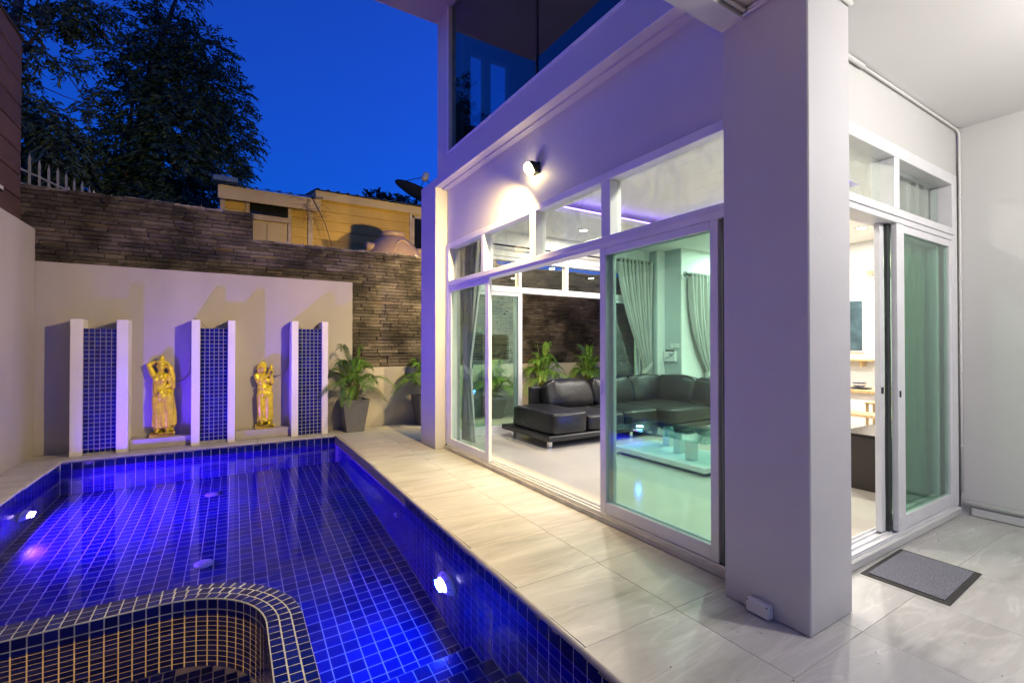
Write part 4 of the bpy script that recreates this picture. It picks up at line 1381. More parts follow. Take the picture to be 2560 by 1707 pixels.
def junction_box():
    t = thing('junction_box', 'small grey plastic box on the foot of the big column', 'junction box', (2.32, 1.38, 0.0))
    MB().cbox(2.285, 2.3295, 1.318, 1.440, 0.004, 0.075, c=.008).build('housing', 'box_plastic', t)
    for yy, zz in ((1.43, .068), (1.328, .066)):
        MB().lathe([(.004, 0), (.004, .002)], 8, Matrix.Translation((2.2852, yy, zz)) @ Matrix.Rotation(R(-90), 4, 'Y')).build('screw', 'iron_black', t)
junction_box()

def leaf_x(parent, x0, x1, ya, yb, z0, z1, sa, sb, handle=None, mat='door_glass'):
    """sliding leaf in a plane of constant x, from ya to yb, stile widths sa and sb"""
    d = sub('sliding_door', parent, ((x0 + x1) / 2, (ya + yb) / 2, z0))
    box('stile', 'frame_white', d, x0, x1, ya, ya + sa, z0, z1, c=.003)
    box('stile', 'frame_white', d, x0, x1, yb - sb, yb, z0, z1, c=.003)
    box('rail', 'frame_white', d, x0 + .001, x1 - .001, ya + sa + .0005, yb - sb - .0005, z0 + .002, z0 + .09, c=.003)
    box('rail', 'frame_white', d, x0 + .001, x1 - .001, ya + sa + .0005, yb - sb - .0005, z1 - .055, z1 - .002, c=.003)
    xm = (x0 + x1) / 2
    box('pane', mat, d, xm - .003, xm + .003, ya + sa - .004, yb - sb + .004, z0 + .086, z1 - .05)
    if handle:
        box('handle', 'track_metal', d, x0 - .006, x0 - .0005, handle - .012, handle + .012, .98, 1.10, c=.002)
    return d
def build_front_doors():
    h = HOUSE
    f = sub('front_door_frame', h, (GX, 3.6, 0))
    ya, yb = 1.605, 5.72
    box('step', 'coping_stone', f, 2.485, 2.66, 1.60, 5.78, 0.001, 0.045, c=.006)
    box('track_bed', 'track_metal', f, 2.495, 2.62, ya, yb, 0.0455, 0.056)
    for x in (2.50, 2.548, 2.596, 2.612):
        box('track_rail', 'frame_white', f, x, x + .006, ya, yb, 0.0562, 0.068)
    box('jamb', 'frame_white', f, GX, 2.62, yb - .045, yb + .06, .069, 2.698, c=.003)
    box('jamb', 'frame_white', f, GX, 2.62, 1.589, 1.70, .069, 2.698, c=.003)
    box('head_rail', 'frame_white', f, GX, 2.62, 1.7005, yb - .0455, 2.118, 2.205, c=.003)
    box('drip_lip', 'frame_white', f, GX - .008, GX - .0003, 1.70, yb - .046, 2.152, 2.160)
    box('top_rail', 'frame_white', f, GX, 2.62, 1.7005, yb - .0455, 2.632, 2.698, c=.003)
    my = [(4.70, 4.765), (3.66, 3.76), (2.655, 2.755)]
    for a, b in my:
        box('mullion', 'frame_white', f, GX + .001, 2.62, a, b, 2.2055, 2.6315, c=.003)
    edges = [1.7005, 2.655, 2.755, 3.66, 3.76, 4.70, 4.765, yb - .0455]
    for k in range(0, 8, 2):
        box('transom_pane', 'transom_glass', f, 2.574, 2.580, edges[k] + .001, edges[k + 1] - .001, 2.206, 2.631)
    leaf_x(h, 2.504, 2.542, 4.585, 5.672, .069, 2.117, .085, .06, 4.60)
    leaf_x(h, 2.504, 2.542, 1.742, 2.775, .069, 2.117, .055, .065, 2.755)
    leaf_x(h, 2.552, 2.590, 1.715, 2.745, .069, 2.117, .055, .065)
    box('seal', 'seal_black', f, 2.51, 2.60, 1.701, 1.714, .07, 2.117)
build_front_doors()

def leaf_y(parent, y0, y1, xa, xb, z0, z1, sa, sb, mat='door_glass'):
    d = sub('sliding_door', parent, ((xa + xb) / 2, (y0 + y1) / 2, z0))
    box('stile', 'frame_white', d, xa, xa + sa, y0, y1, z0, z1, c=.003)
    box('stile', 'frame_white', d, xb - sb, xb, y0, y1, z0, z1, c=.003)
    box('rail', 'frame_white', d, xa + sa + .0005, xb - sb - .0005, y0 + .001, y1 - .001, z0 + .002, z0 + .095, c=.003)
    box('rail', 'frame_white', d, xa + sa + .0005, xb - sb - .0005, y0 + .001, y1 - .001, z1 - .055, z1 - .002, c=.003)
    ym = (y0 + y1) / 2
    box('pane', mat, d, xa + sa - .004, xb - sb + .004, ym - .003, ym + .003, z0 + .09, z1 - .05)
    return d
def build_side_doors():
    h = HOUSE
    f = sub('side_door_frame', h, (4, 1.4, 0))
    box('step', 'porch_paint', f, 2.738, 5.09, 1.345, 1.53, 0.001, 0.060, c=.008)
    box('track_bed', 'frame_white', f, 2.738, 5.06, 1.362, 1.50, 0.0605, 0.070)
    for y in (1.366, 1.412, 1.458, 1.49):
        box('track_rail', 'frame_white', f, 2.738, 5.06, y, y + .007, .0702, .084)
    box('jamb', 'frame_white', f, 4.985, 5.085, 1.362, 1.50, .0705, 2.741, c=.003)
    box('jamb', 'frame_white', f, 2.738, 2.80, 1.362, 1.50, .0705, 2.741, c=.003)
    box('head_rail', 'frame_white', f, 2.8005, 4.9845, 1.362, 1.50, 2.205, 2.305, c=.003)
    box('drip_lip', 'frame_white', f, 2.80, 4.985, 1.352, 1.3615, 2.246, 2.254)
    box('top_rail', 'frame_white', f, 2.8005, 4.9845, 1.362, 1.50, 2.655, 2.741, c=.003)
    box('mullion', 'frame_white', f, 3.905, 3.985, 1.363, 1.50, 2.3055, 2.6545, c=.003)
    box('transom_pane', 'transom_glass', f, 2.801, 3.904, 1.45, 1.456, 2.306, 2.654)
    box('transom_pane', 'transom_glass', f, 3.986, 4.984, 1.45, 1.456, 2.306, 2.654)
    d = leaf_y(h, 1.366, 1.404, 3.945, 4.982, .085, 2.204, .115, .055, 'side_glass')
    MB().cbox(3.962, 3.982, 1.360, 1.3655, 1.005, 1.05, c=.002).build('lock', 'seal_black', d)
    for z in (.13, .165):
        MB().lathe([(.009, 0), (.009, .002)], 10, Matrix.Translation((3.975, 1.366, z)) @ Matrix.Rotation(R(90), 4, 'X')).build('plug', 'track_metal', d)
    d = leaf_y(h, 1.425, 1.462, 3.835, 4.90, .085, 2.204, .058, .055, 'side_glass')
    MB().cbox(3.838, 3.866, 1.419, 1.4245, 1.03, 1.075, c=.002).build('lock', 'seal_black', d)
    box('brush_seal', 'seal_black', d, 3.8935, 3.944, 1.406, 1.4245, .086, 2.203)
build_side_doors()

# ------------------------------------------------------------------ rooms
def build_rooms():
    tag(MB().box(2.621, 9.10, 1.5005, 6.10, -0.10, 0.05).build('room_floor', 'inside_floor'), kind='structure')
    cx0, cx1, cy0, cy1 = 3.62, 5.86, 2.35, 4.88
    m = MB()
    m.box(2.621, cx0, 1.501, 6.10, CEIL, 3.17)
    m.box(cx1, 9.10, 1.501, 6.10, CEIL, 3.17)
    m.box(cx0 + .0005, cx1 - .0005, 1.501, cy0, CEIL, 3.17)
    m.box(cx0 + .0005, cx1 - .0005, cy1, 6.10, CEIL, 3.17)
    m.box(2.72, 9.10, 1.55, 6.30, 3.30, 3.42)
    c = tag(m.build('room_ceiling', 'ceiling_paint'), kind='structure')
    for nm, mat, b in (('led_strip', 'led_strip', (cx0 + .02, cx1 - .02, cy1 + .002, cy1 + .02, 3.172, 3.19)), ('led_strip', 'led_blue', (cx1 + .002, cx1 + .02, cy0 + .02, cy1 - .02, 3.172, 3.19)),
                       ('led_strip', 'led_strip', (cx0 + .02, cx1 - .02, cy0 - .02, cy0 - .002, 3.172, 3.19)), ('led_strip', 'led_strip', (cx0 - .02, cx0 - .002, cy0 + .02, cy1 - .02, 3.172, 3.19))):
        MB().box(*b).build(nm, mat, c)
    # far wall with sliding doors to the passage
    fw = tag(MB().box(2.721, 6.75, 6.12, 6.26, 2.72, 3.2995).box(6.5, 6.75, 6.12, 6.26, 0.001, 2.7195).build('room_wall_far', 'inside_paint'), kind='structure')
    f = sub('far_door_frame', HOUSE, (4.6, 6.15, 0))
    box('sill', 'frame_white', f, 2.721, 6.499, 6.13, 6.25, 0.001, 0.062, c=.004)
    box('head_rail', 'frame_white', f, 2.721, 6.499, 6.14, 6.24, 2.175, 2.265, c=.003)
    box('top_rail', 'frame_white', f, 2.721, 6.499, 6.14, 6.24, 2.66, 2.7195, c=.003)
    for x in (3.88, 4.80, 5.72):
        box('mullion', 'frame_white', f, x, x + .055, 6.141, 6.24, 2.2655, 2.6595, c=.003)
    ed = [2.722, 3.88, 3.935, 4.80, 4.855, 5.72, 5.775, 6.499]
    for k in range(0, 8, 2):
        box('transom_pane', 'far_glass', f, ed[k] + .001, ed[k + 1] - .001, 6.19, 6.196, 2.266, 2.659)
    leaf_y(HOUSE, 6.145, 6.182, 2.83, 3.95, .063, 2.174, .06, .075, 'door_glass')
    leaf_y(HOUSE, 6.195, 6.232, 2.80, 3.90, .063, 2.174, .06, .06, 'far_glass')
    leaf_y(HOUSE, 6.145, 6.182, 5.62, 6.49, .063, 2.174, .06, .06, 'door_glass')
    # stepped corner and the long wall with the second curtain
    tag(MB().box(6.7505, 6.949, 5.95, 6.26, 0.05, CEIL - .001).box(6.95, 7.2, 5.58, 6.26, 0.05, CEIL - .001).build('room_corner_pier', 'inside_shade_paint'), kind='structure')  # bluish grey paints the shade on the faces towards the pool
    tag(MB().box(6.951, 9.10, 5.56, 5.579, 0.05, CEIL - .001).box(6.76, 6.948, 5.93, 5.949, .05, CEIL - .001).build('room_wall_long', 'inside_paint'), kind='structure')  # second box: thin lighter facing for the lit side of the same pier
    # passage roof light shade: the slab above the passage edge
    # downlights
    labs = {0: 'round lit ceiling downlight just inside the open front door', 1: 'round lit ceiling downlight inside the front transom near the column',
            2: 'round lit ceiling downlight over the left end of the sofa', 3: 'round lit ceiling downlight between dining table and side door', 4: 'round lit ceiling downlight above the coffee table end', 5: 'round lit ceiling downlight over the dining table', 6: 'round lit ceiling downlight before the second curtain'}
    for k, (x, y, w, col) in enumerate(((2.93, 3.94, 42, (1.0, .88, .62)), (3.05, 2.3, 30, (1, .92, .78)), (4.6, 5.45, 54, (1, .92, .80)), (6.3, 2.2, 60, (1, .95, .86)), (6.25, 3.9, 66, (1, .94, .84)), (8.0, 3.2, 70, (1, .95, .86)), (7.9, 4.9, 66, (1, .95, .86)))):
        t = thing('downlight', labs[k], 'downlight', (x, y, CEIL - .01), 'ceiling downlights')
        MB().lathe([(0.085, -.001), (0.085, -.010), (0.072, -.014), (0.066, -.008)], 28, Matrix.Translation((x, y, CEIL))).build('trim', 'lamp_trim', t, True)
        MB().lathe([(0.064, -.004), (0.06, -.009), (.01, -.011)], 24, Matrix.Translation((x, y, CEIL))).build('lens', 'downlight_lens', t)
        l = bpy.data.lights.new('room_light', 'AREA'); l.shape = 'DISK'; l.size = .12; l.energy = w; l.color = col
        o = bpy.data.objects.new('room_light', l); COL.objects.link(o); o.location = (x, y, CEIL - .02); adopt(o, t)
build_rooms()

# ------------------------------------------------------------------ lamps outside
def build_outside_lamps():
    t = thing('wall_lamp', 'bright yellow flood lamp on the house front above the glass doors', 'lamp', (2.5, 3.66, 3.0))
    MB().cbox(2.49, 2.5245, 3.61, 3.71, 2.985, 3.085, c=.005).build('bracket', 'iron_black', t)
    MB().tube([(2.49, 3.66, 3.035), (2.47, 3.66, 3.045)], .012, 8).build('arm', 'iron_black', t)
    d = Vector((-0.72, 0.46, -0.55)).normalized()
    q = d.to_track_quat('Z', 'Y').to_matrix().to_4x4()
    MM = Matrix.Translation((2.462, 3.66, 3.045)) @ q
    MB().lathe([(.02, -.05), (.045, -.03), (.058, .010), (.052, .010)], 20, MM).build('shade', 'iron_black', t, True)
    MB().lathe([(.050, .004), (.058, .025), (.054, .05), (.036, .072), (.005, .08)], 20, MM).build('bulb', 'bulb_warm', t, True)
    l = bpy.data.lights.new('flood_light', 'SPOT'); l.energy = 800; l.color = (1.0, 0.72, 0.28); l.spot_size = R(168); l.spot_blend = .55; l.shadow_soft_size = .035
    o = bpy.data.objects.new('flood_light', l); COL.objects.link(o); o.location = Vector((2.462, 3.66, 3.045)) + d * .09; aim(o, d); adopt(o, t)
    t = thing('wall_lamp', 'yellow flood lamp on the far side of the house facing the passage', 'lamp', (3.33, 6.3, 2.8))
    MB().cbox(3.28, 3.38, 6.2605, 6.29, 2.80, 2.90, c=.005).build('bracket', 'iron_black', t)
    MB().lathe([(.05, 0), (.055, .03), (.04, .055), (.01, .065)], 20, Matrix.Translation((3.33, 6.29, 2.85)) @ Matrix.Rotation(R(-90), 4, 'X')).build('bulb', 'bulb_warm', t, True)
    l = bpy.data.lights.new('passage_light', 'SPOT'); l.energy = 480; l.color = (1.0, 0.72, 0.30); l.spot_size = R(150); l.spot_blend = .5; l.shadow_soft_size = .04
    o = bpy.data.objects.new('passage_light', l); COL.objects.link(o); o.location = (3.33, 6.40, 2.85); aim(o, (0.6, 1, -0.42)); adopt(o, t)
    t = thing('ceiling_lamp', 'round white porch ceiling lamp above the right floor', 'lamp', (3.5, -.45, 3.12))
    MB().lathe([(0.17, 0), (0.17, -.03), (0.15, -.05)], 32, Matrix.Translation((3.5, -.45, 3.1295))).build('rim', 'lamp_trim', t, True)
    MB().lathe([(0.148, -.045), (0.15, -.09), (0.12, -.14), (.02, -.165)], 28, Matrix.Translation((3.5, -.45, 3.1295))).build('lens', 'porch_lens', t, True)
    point('porch_light', (3.5, -.45, 2.84), (1.0, 0.955, 0.92), 150, .09, t)
build_outside_lamps()

# ------------------------------------------------------------------ furniture
def cushion(name, c, s, parent, e=0.32, puff=0.0, seed=0, wr=0.012, rot=0, nu=40, nv=22, mat='leather', tilt=0):
    """soft box: superellipsoid with creases"""
    m = MB()
    M = Matrix.Translation(c) @ Matrix.Rotation(rot, 4, 'Z') @ Matrix.Rotation(tilt, 4, 'X')
    sp = lambda v, p: math.copysign(abs(v) ** p, v)
    vs = []; fs = []
    for j in range(nv + 1):
        th = -math.pi / 2 + math.pi * j / nv
        for i in range(nu):
            ph = 2 * math.pi * i / nu
            p = Vector((s[0] * sp(math.cos(th), e) * sp(math.cos(ph), e), s[1] * sp(math.cos(th), e) * sp(math.sin(ph), e), s[2] * sp(math.sin(th), e)))
            n1 = mnoise.noise(Vector((p.x * 5 + seed * 7.1, p.y * 5, p.z * 5))) + .5 * mnoise.noise(Vector((p.x * 13 + seed, p.y * 13, p.z * 4)))
            f = 1 + wr * n1 / max(min(s), .08)
            p = Vector((p.x * (1 + wr * n1 * .5), p.y * f, p.z * f))
            if puff:
                k = (1 - (p.x / s[0]) ** 2) * (1 - (p.z / s[2]) ** 2) if puff > 0 else (1 - (p.x / s[0]) ** 2) * (1 - (p.y / s[1]) ** 2)
                if puff > 0: p.y *= 1 + puff * max(k, 0)
                else: p.z *= 1 - puff * max(k, 0)
            vs.append(M @ p)
    for j in range(nv):
        for i in range(nu):
            a = j * nu + i; b = j * nu + (i + 1) % nu
            fs.append((a, b, b + nu, a + nu))
    m.add(vs, fs)
    return m.build(name, mat, parent, True)
def build_sofa():
    t = thing('corner_sofa', 'black leather corner sofa with plump back cushions inside the room', 'sofa', (5, 5.3, .05))
    z0 = .05
    MB().cbox(3.47, 6.75, 4.78, 5.97, .145, .215, c=.012).build('plinth', 'sofa_base', t)
    MB().cbox(5.36, 6.751, 4.56, 4.7795, .145, .2145, c=.012).build('plinth', 'sofa_base', t)
    for x, y in ((3.58, 4.92), (3.58, 5.80), (5.0, 4.90), (5.45, 4.66), (6.65, 4.66), (6.65, 5.85)):
        MB().cbox(x - .026, x + .026, y - .026, y + .026, z0, .1445, c=.004).build('leg', 'chrome', t)
    cushion('armrest', (3.835, 5.30, .355), (.30, .51, .145), t, e=.2, puff=-.10, seed=1, wr=.006)
    MB().cbox(3.93, 6.62, 5.86, 5.965, .2155, .74, c=.02).build('backrest', 'sofa_base', t)
    MB().cbox(6.625, 6.74, 4.60, 5.965, .2155, .74, c=.02).build('backrest', 'sofa_base', t)
    xs = [4.14, 4.82, 5.50]
    for k in range(2):
        cushion('seat_cushion', ((xs[k] + xs[k + 1]) / 2, 5.22, .325), (.345, .43, .112), t, e=.24, puff=-.14, seed=3 + k, wr=.008)
    cushion('seat_cushion', (6.0, 5.10, .325), (.52, .53, .118), t, e=.24, puff=-.12, seed=6, wr=.008)
    cushion('back_cushion', (4.50, 5.73, .61), (.45, .13, .225), t, e=.42, puff=.35, seed=8, wr=.022, tilt=R(-14))
    cushion('back_cushion', (5.38, 5.73, .62), (.44, .13, .23), t, e=.42, puff=.35, seed=9, wr=.022, tilt=R(-14))
    cushion('back_cushion', (6.18, 5.74, .635), (.40, .13, .235), t, e=.42, puff=.35, seed=10, wr=.022, tilt=R(-14))
    cushion('back_cushion', (6.53, 5.30, .63), (.40, .12, .235), t, e=.42, puff=.3, seed=11, wr=.02, rot=R(-90), tilt=R(-14))
    cushion('back_cushion', (6.54, 4.74, .61), (.22, .12, .225), t, e=.42, puff=.3, seed=12, wr=.02, rot=R(-90), tilt=R(-14))
build_sofa()
def build_coffee_table():
    t = thing('coffee_table', 'glass-topped coffee table on a white slab base with three square legs', 'table', (4.45, 3.62, .05))
    MB().cbox(4.07, 4.80, 2.98, 4.25, .085, .14, c=.004).build('base_slab', 'lacquer_white', t)
    MB().cbox(4.14, 4.73, 3.05, 4.18, .05, .0845, c=.003).build('base_foot', 'track_metal', t)
    for x, y in ((4.65, 3.92), (4.45, 3.60), (4.28, 3.30)):
        MB().cbox(x - .047, x + .047, y - .047, y + .047, .1405, .362, c=.003).build('leg', 'lacquer_white', t)
        MB().lathe([(.022, .3622), (.022, .3745)], 16, Matrix.Translation((x, y, 0))).build('pad', 'chrome', t)
    MB().cbox(4.06, 4.84, 2.98, 4.26, .375, .387, c=.003).build('glass_top', 'table_glass', t)
build_coffee_table()
def build_led_puck():
    t = thing('led_puck', 'small glowing blue light disc on the glass coffee table', 'lamp', (4.13, 4.02, .388))
    MB().lathe([(.045, 0), (.048, .006), (.045, .014)], 24, Matrix.Translation((4.22, 3.98, .3875))).build('body', 'lamp_trim', t, True)
    MB().lathe([(.043, .0142), (.035, .02), (.005, .022)], 24, Matrix.Translation((4.22, 3.98, .3875))).build('lens', 'puck_blue', t, True)
    point('puck_light', (4.22, 4.0, .45), (0.03, 0.10, 1.0), 7, .03, t)
build_led_puck()

def curtain(name, label, axis, c, u0, u1, z0, z1, tie_u, tie_z, seed, group, ex=1.5):
    """pleated curtain gathered to one side at a tie; axis 'x' hangs in a plane of constant y"""
    random.seed(seed)
    t = thing(name, label, 'curtain', ((u0 + u1) / 2, c, z0) if axis == 'x' else (c, (u0 + u1) / 2, z0), group)
    W = u1 - u0
    np_ = 9
    def fn(a, b):
        z = z1 + (z0 - z1) * b
        ft = (z1 - z) / (z1 - tie_z)
        if ft <= 1:
            g = ft ** ex if tie_z > 0 else 0.0
        else:
            g = 1 - .35 * min(1, (ft - 1) * 1.2) ** .8
        wid = W * (1 - g) + W * .24 * g
        mid = (u0 + u1) / 2 * (1 - g) + tie_u * g
        u = mid + (a - .5) * wid
        amp = .038 * (1 - .45 * g)
        d = amp * math.sin(a * np_ * 2 * math.pi + .6 * math.sin(b * 4 + seed)) + .012 * math.sin(a * 31 + b * 7)
        return (u, c + d, z) if axis == 'x' else (c + d, u, z)
    m = MB().grid(fn, 110, 40)
    o = m.build('cloth', 'curtain_grey', t, True)
    sd = o.modifiers.new('thickness', 'SOLIDIFY'); sd.thickness = .004
    # tie band
    if tie_z < 0:
        return t
    pts = []
    w = W * .15
    for k in range(20):
        a = 2 * math.pi * k / 19
        du, dd = math.cos(a) * w, math.sin(a) * .06
        pts.append((tie_u + du, c + dd, tie_z + .10 * math.cos(a)) if axis == 'x' else (c + dd, tie_u + du, tie_z + .10 * math.cos(a)))
    bm_ = MB()
    for p, q in zip(pts, pts[1:]):
        bm_.quad((p[0], p[1], p[2] - .045), (q[0], q[1], q[2] - .045), (q[0], q[1], q[2] + .045), (p[0], p[1], p[2] + .045))
    bm_.build('tie_band', 'curtain_grey', t, True)
    for k in range(6):
        u = u0 + W * (k + .5) / 6
        mt = Matrix.Translation((u, c, z1 - .045) if axis == 'x' else (c, u, z1 - .045)) @ (Matrix.Rotation(R(90), 4, 'X') if axis == 'x' else Matrix.Rotation(R(90), 4, 'Y'))
        MB().lathe([(.032, -.045), (.032, -.041)], 18, mt).build('eyelet', 'iron_black', t)
    return t
def build_curtains():
    curtain('curtain', 'long grey curtain tied back behind the sofa, left of the shaded corner', 'x', 6.02, 5.86, 6.70, .10, 2.90, 6.58, .98, 1, 'tied grey curtains')
    curtain('curtain', 'grey curtain tied back at the right of the intercom corner', 'x', 5.46, 7.04, 7.9, .10, 2.66, 7.62, .92, 2, 'tied grey curtains', 3.0)
    curtain('curtain', 'pale curtain hanging straight behind the closed side door glass', 'x', 1.545, 4.46, 5.26, .08, 2.92, 4.8, -3.0, 4, 'tied grey curtains', 1.0)
    curtain('curtain', 'dark grey tied curtain behind the leftmost front glass door', 'y', 2.80, 5.30, 5.98, .08, 2.90, 5.72, 1.10, 3, 'tied grey curtains')
    def rod(lab, pts, r=.014):
        t = thing('curtain_rod', lab, 'curtain rod', pts[0], 'black curtain rods')
        MB().tube(pts, r, 10).build('rod', 'iron_black', t, True)
        a, b = Vector(pts[0]), Vector(pts[1])
        d = (a - b).normalized()
        sp = []
        for k in range(26):
            an = k / 25 * 2.2 * 2 * math.pi
            rr = .06 * (1 - k / 30)
            sp.append(a + d * (.06 - rr * math.cos(an)) + Vector((0, 0, rr * math.sin(an))))
        MB().tube(sp, .007, 6).build('finial', 'iron_black', t, True)
    rod('long black curtain rod across the far glass doors', [(3.1, 6.02, 2.855), (6.72, 6.02, 2.855)])
    rod('black curtain rod with scroll finial on the long wall', [(6.99, 5.46, 2.615), (8.9, 5.46, 2.615)])
    rod('black curtain rod inside above the front sliding doors', [(2.80, 4.75, 2.855), (2.80, 6.05, 2.855)])
build_curtains()

def build_small_inside():
    t = thing('intercom', 'white wall router box with cable on the shaded corner inside', 'wall box', (6.94, 5.78, 1.07))
    MB().cbox(6.895, 6.9495, 5.66, 5.92, 1.07, 1.255, c=.008).build('housing', 'lacquer_white', t)
    MB().cbox(6.892, 6.8945, 5.73, 5.80, 1.19, 1.212, c=.001).build('label_strip', 'cable_grey', t)
    MB().cbox(6.90, 6.94, 5.72, 5.88, 1.2555, 1.285, c=.004).build('adapter', 'iron_black', t)
    MB().tube([(6.90, 5.72, 1.26), (6.885, 5.66, 1.24), (6.885, 5.75, 1.17), (6.885, 5.88, 1.12)], .004, 5).build('cord', 'iron_black', t)
    for y0, y1, lab in ((5.61, 5.73, 'white double socket plate on the shaded corner inside'), (5.75, 5.80, 'narrow white switch beside the socket plate inside')):
        tag(MB().cbox(6.938, 6.9495, y0, y1, 1.315, 1.40, c=.004).build('wall_socket', 'lacquer_white'), lab, 'socket')
    # kitchen end seen through the side door
    t = thing('low_cabinet', 'low black gloss cabinet just inside the side door', 'cabinet', (5.6, 1.9, .05))
    MB().cbox(4.945, 6.4, 1.61, 2.17, .052, .53, c=.003).build('body', 'black_front', t)
    MB().cbox(4.935, 6.41, 1.60, 2.18, .5305, .556, c=.004).build('top', 'black_gloss', t)
    t = thing('dining_table', 'pine dining table with white apron in the bright kitchen', 'table', (8.0, 3.1, .05))
    MB().cbox(7.55, 8.35, 2.2, 4.3, .70, .745, c=.005).build('top', 'pine', t)
    MB().cbox(7.62, 8.28, 2.3, 4.2, .60, .699, c=.003).build('apron', 'lacquer_white', t)
    for x, y in ((7.68, 2.36), (8.22, 2.36), (7.68, 4.14), (8.22, 4.14)):
        MB().cbox(x - .035, x + .035, y - .035, y + .035, .05, .5995, c=.003).build('leg', 'lacquer_white', t)
    t = thing('bench', 'long pine bench in front of the dining table', 'bench', (7.2, 3.1, .05))
    MB().cbox(7.02, 7.34, 2.2, 4.2, .435, .475, c=.004).build('seat', 'pine', t)
    for y in (2.4, 4.0):
        MB().cbox(7.06, 7.30, y - .03, y + .03, .05, .4345, c=.003).build('leg', 'lacquer_white', t)
    t = thing('stool', 'small wooden stool at the far side of the dining table', 'stool', (8.7, 3.3, .05))
    MB().cbox(8.55, 8.85, 3.05, 3.40, .45, .475, c=.004).build('seat', 'pine', t)
    for x, y in ((8.58, 3.08), (8.82, 3.08), (8.58, 3.37), (8.82, 3.37)):
        MB().cbox(x - .016, x + .016, y - .016, y + .016, .05, .4495, c=.002).build('leg', 'pine', t)
    for x, y, lab in ((7.75, 3.14, 'patterned bowl on a navy plate at the near table side'), (8.05, 2.78, 'patterned bowl on a navy plate at the far table side')):
        b = thing('bowl', lab, 'bowl', (x, y, .745), 'place settings on the dining table')
        T = Matrix.Translation((x, y, .7455))
        MB().lathe([(.02, 0), (.10, .002), (.155, .014), (.155, .02), (.10, .012), (.02, .010)], 28, T).build('plate', 'ceramic_navy', b, True)
        MB().lathe([(.035, .0125), (.04, .018), (.075, .045), (.085, .085), (.08, .085), (.07, .05), (.02, .025)], 28, T).build('cup', 'ceramic', b, True)
        MB().lathe([(.0855, .078), (.0865, .088), (.083, .088)], 28, T).build('rim', 'ceramic_navy', b, True)
    t = thing('wall_shelf', 'narrow pine shelf on the kitchen wall', 'shelf', (9.05, 3.5, 1.1))
    MB().cbox(8.86, 9.099, 3.42, 4.6, 1.11, 1.14, c=.003).build('board', 'pine', t)
    for y in (3.6, 4.4):
        MB().cbox(8.92, 9.099, y - .015, y + .015, 1.02, 1.1095, c=.002).build('bracket', 'pine', t)
    t = thing('kitchen_window', 'small dark window in the bright kitchen wall', 'window', (9.09, 3.8, 1.27))
    MB().cbox(9.07, 9.099, 3.60, 4.5, 1.25, 2.14, c=.004).build('frame', 'frame_white', t)
    MB().cbox(9.06, 9.0695, 3.625, 4.46, 1.28, 2.11, c=.002).build('pane', 'window_teal', t)
    t = thing('air_conditioner', 'cream wall-mounted air conditioner in the kitchen', 'air conditioner', (9.0, 3.1, 2.72))
    m = MB()
    pr = [(9.099, 2.53), (8.96, 2.53), (8.90, 2.58), (8.885, 2.68), (8.90, 2.79), (8.94, 2.82), (9.099, 2.82)]
    vs = [(x, 2.60, z) for x, z in pr] + [(x, 3.51, z) for x, z in pr]
    n = len(pr)
    m.add(vs, [(k, (k + 1) % n, (k + 1) % n + n, k + n) for k in range(n)] + [tuple(range(n - 1, -1, -1)), tuple(range(n, 2 * n))]).build('casing', 'ac_cream', t)
    for z in (2.555, 2.572):
        MB().box(8.895, 8.93, 2.63, 3.48, z, z + .006).build('louver', 'cream_trim', t)
    # television and speaker on the near wall, mirrored in the far glass
    t = thing('television', 'black wall television mirrored in the far glass door', 'television', (6.2, 1.52, 1.3))
    MB().cbox(5.4, 6.5, 1.502, 1.55, 1.0, 1.65, c=.006).build('bezel', 'iron_black', t)
    MB().box(5.42, 6.48, 1.5505, 1.553, 1.02, 1.63).build('screen', 'screen_black', t)
build_small_inside()

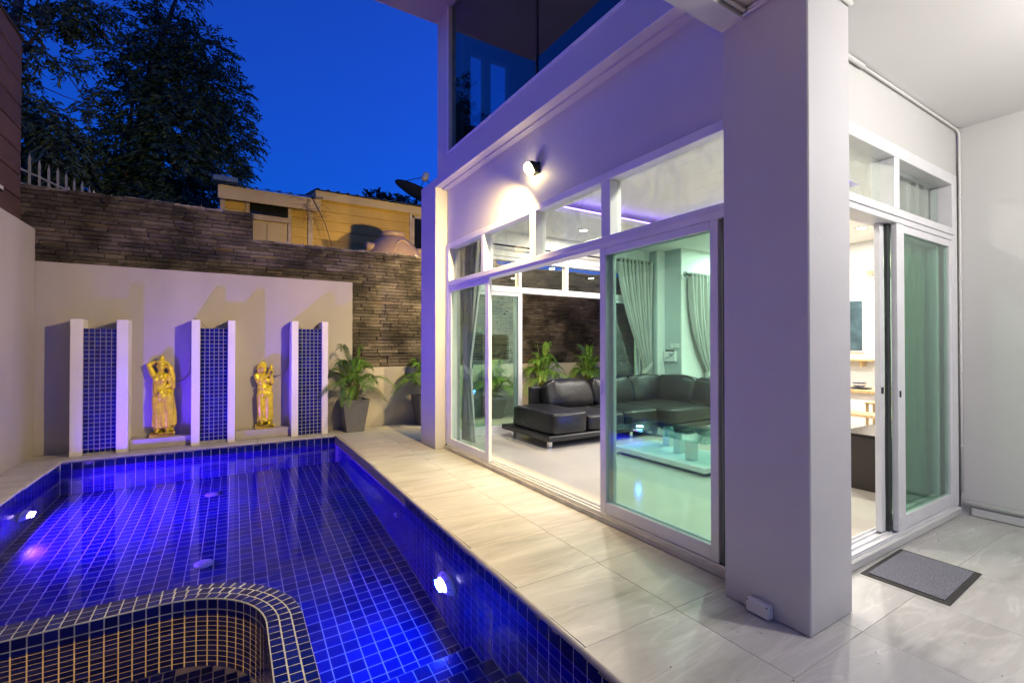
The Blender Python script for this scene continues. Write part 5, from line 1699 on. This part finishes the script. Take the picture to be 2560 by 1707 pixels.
# ------------------------------------------------------------------ door mat and litter
def build_mat():
    t = thing('door_mat', 'grey ribbed door mat with black rubber border on the porch floor', 'door mat', (3.55, 1.13, 0))
    P = [Vector((3.242, 1.318, 0)), Vector((3.868, 1.335, 0)), Vector((3.857, .932, 0)), Vector((3.236, .906, 0))]
    def at(u, v, z): 
        a = P[3].lerp(P[2], u); b = P[0].lerp(P[1], u)
        p = a.lerp(b, v); return (p.x, p.y, z)
    m = MB()
    m.add([at(0, 0, .001), at(1, 0, .001), at(1, 1, .001), at(0, 1, .001), at(.012, .02, .005), at(.988, .02, .005), at(.988, .98, .005), at(.012, .98, .005)], [(4, 5, 6, 7), (0, 1, 5, 4), (1, 2, 6, 5), (2, 3, 7, 6), (3, 0, 4, 7)])
    m.build('border', 'mat_rubber', t)
    m = MB()
    n = 40
    u0, u1, v0, v1 = .06, .945, .075, .93
    prof = []
    for k in range(n):
        a = v0 + (v1 - v0) * k / n
        w = (v1 - v0) / n
        prof += [(a, .0065), (a + w * .18, .0105), (a + w * .75, .0105), (a + w * .93, .0065)]
    for (a, za), (b, zb) in zip(prof, prof[1:]):
        m.quad(at(u0, a, za), at(u1, a, za), at(u1, b, zb), at(u0, b, zb))
    m.quad(at(u0, v0, .0052), at(u1, v0, .0052), at(u1, v0, .0065), at(u0, v0, .0065))
    m.build('carpet', 'mat_carpet', t)
    random.seed(4)
    m = MB()
    for k in range(70):
        if k < 50:
            x = random.uniform(3.9, 5.0); y = 1.335 - abs(random.gauss(0, .13))
        else:
            x = random.uniform(1.6, 3.2); y = random.uniform(.6, 1.5)
            if 2.2 < x < 2.8 and y > 1.1: continue
        r = random.uniform(.002, .007); a = random.uniform(0, 3)
        m.add([(x - r * math.cos(a), y - r * math.sin(a), .0012), (x + r * .4 * math.sin(a), y - r * .4 * math.cos(a), .0014), (x + r * math.cos(a), y + r * math.sin(a), .0012), (x - r * .4 * math.sin(a), y + r * .4 * math.cos(a), .004)], [(0, 1, 2, 3)])
    tag(m.build('leaf_litter', 'litter'), 'specks of dry leaf litter on the porch tiles', 'litter', kind='stuff')
build_mat()

# ------------------------------------------------------------------ light of the pool lamps leaving the water
def build_water_light():
    for o in bpy.data.objects:
        if o.type == 'LIGHT' and o.name.startswith('pool_light'):
            o.data.cycles.is_caustics_light = True
        if o.type != 'MESH':
            continue
        if o.name == 'water':
            o.cycles.is_caustics_caster = True
            for p in o.data.polygons:
                p.use_smooth = True
        p = o
        while p.parent:
            p = p.parent
        if p.name.startswith(('house', 'garden_wall', 'fountain_pillar', 'gold_statue', 'plinth', 'brick_wall', 'plank_building')):
            o.cycles.is_caustics_receiver = True
build_water_light()
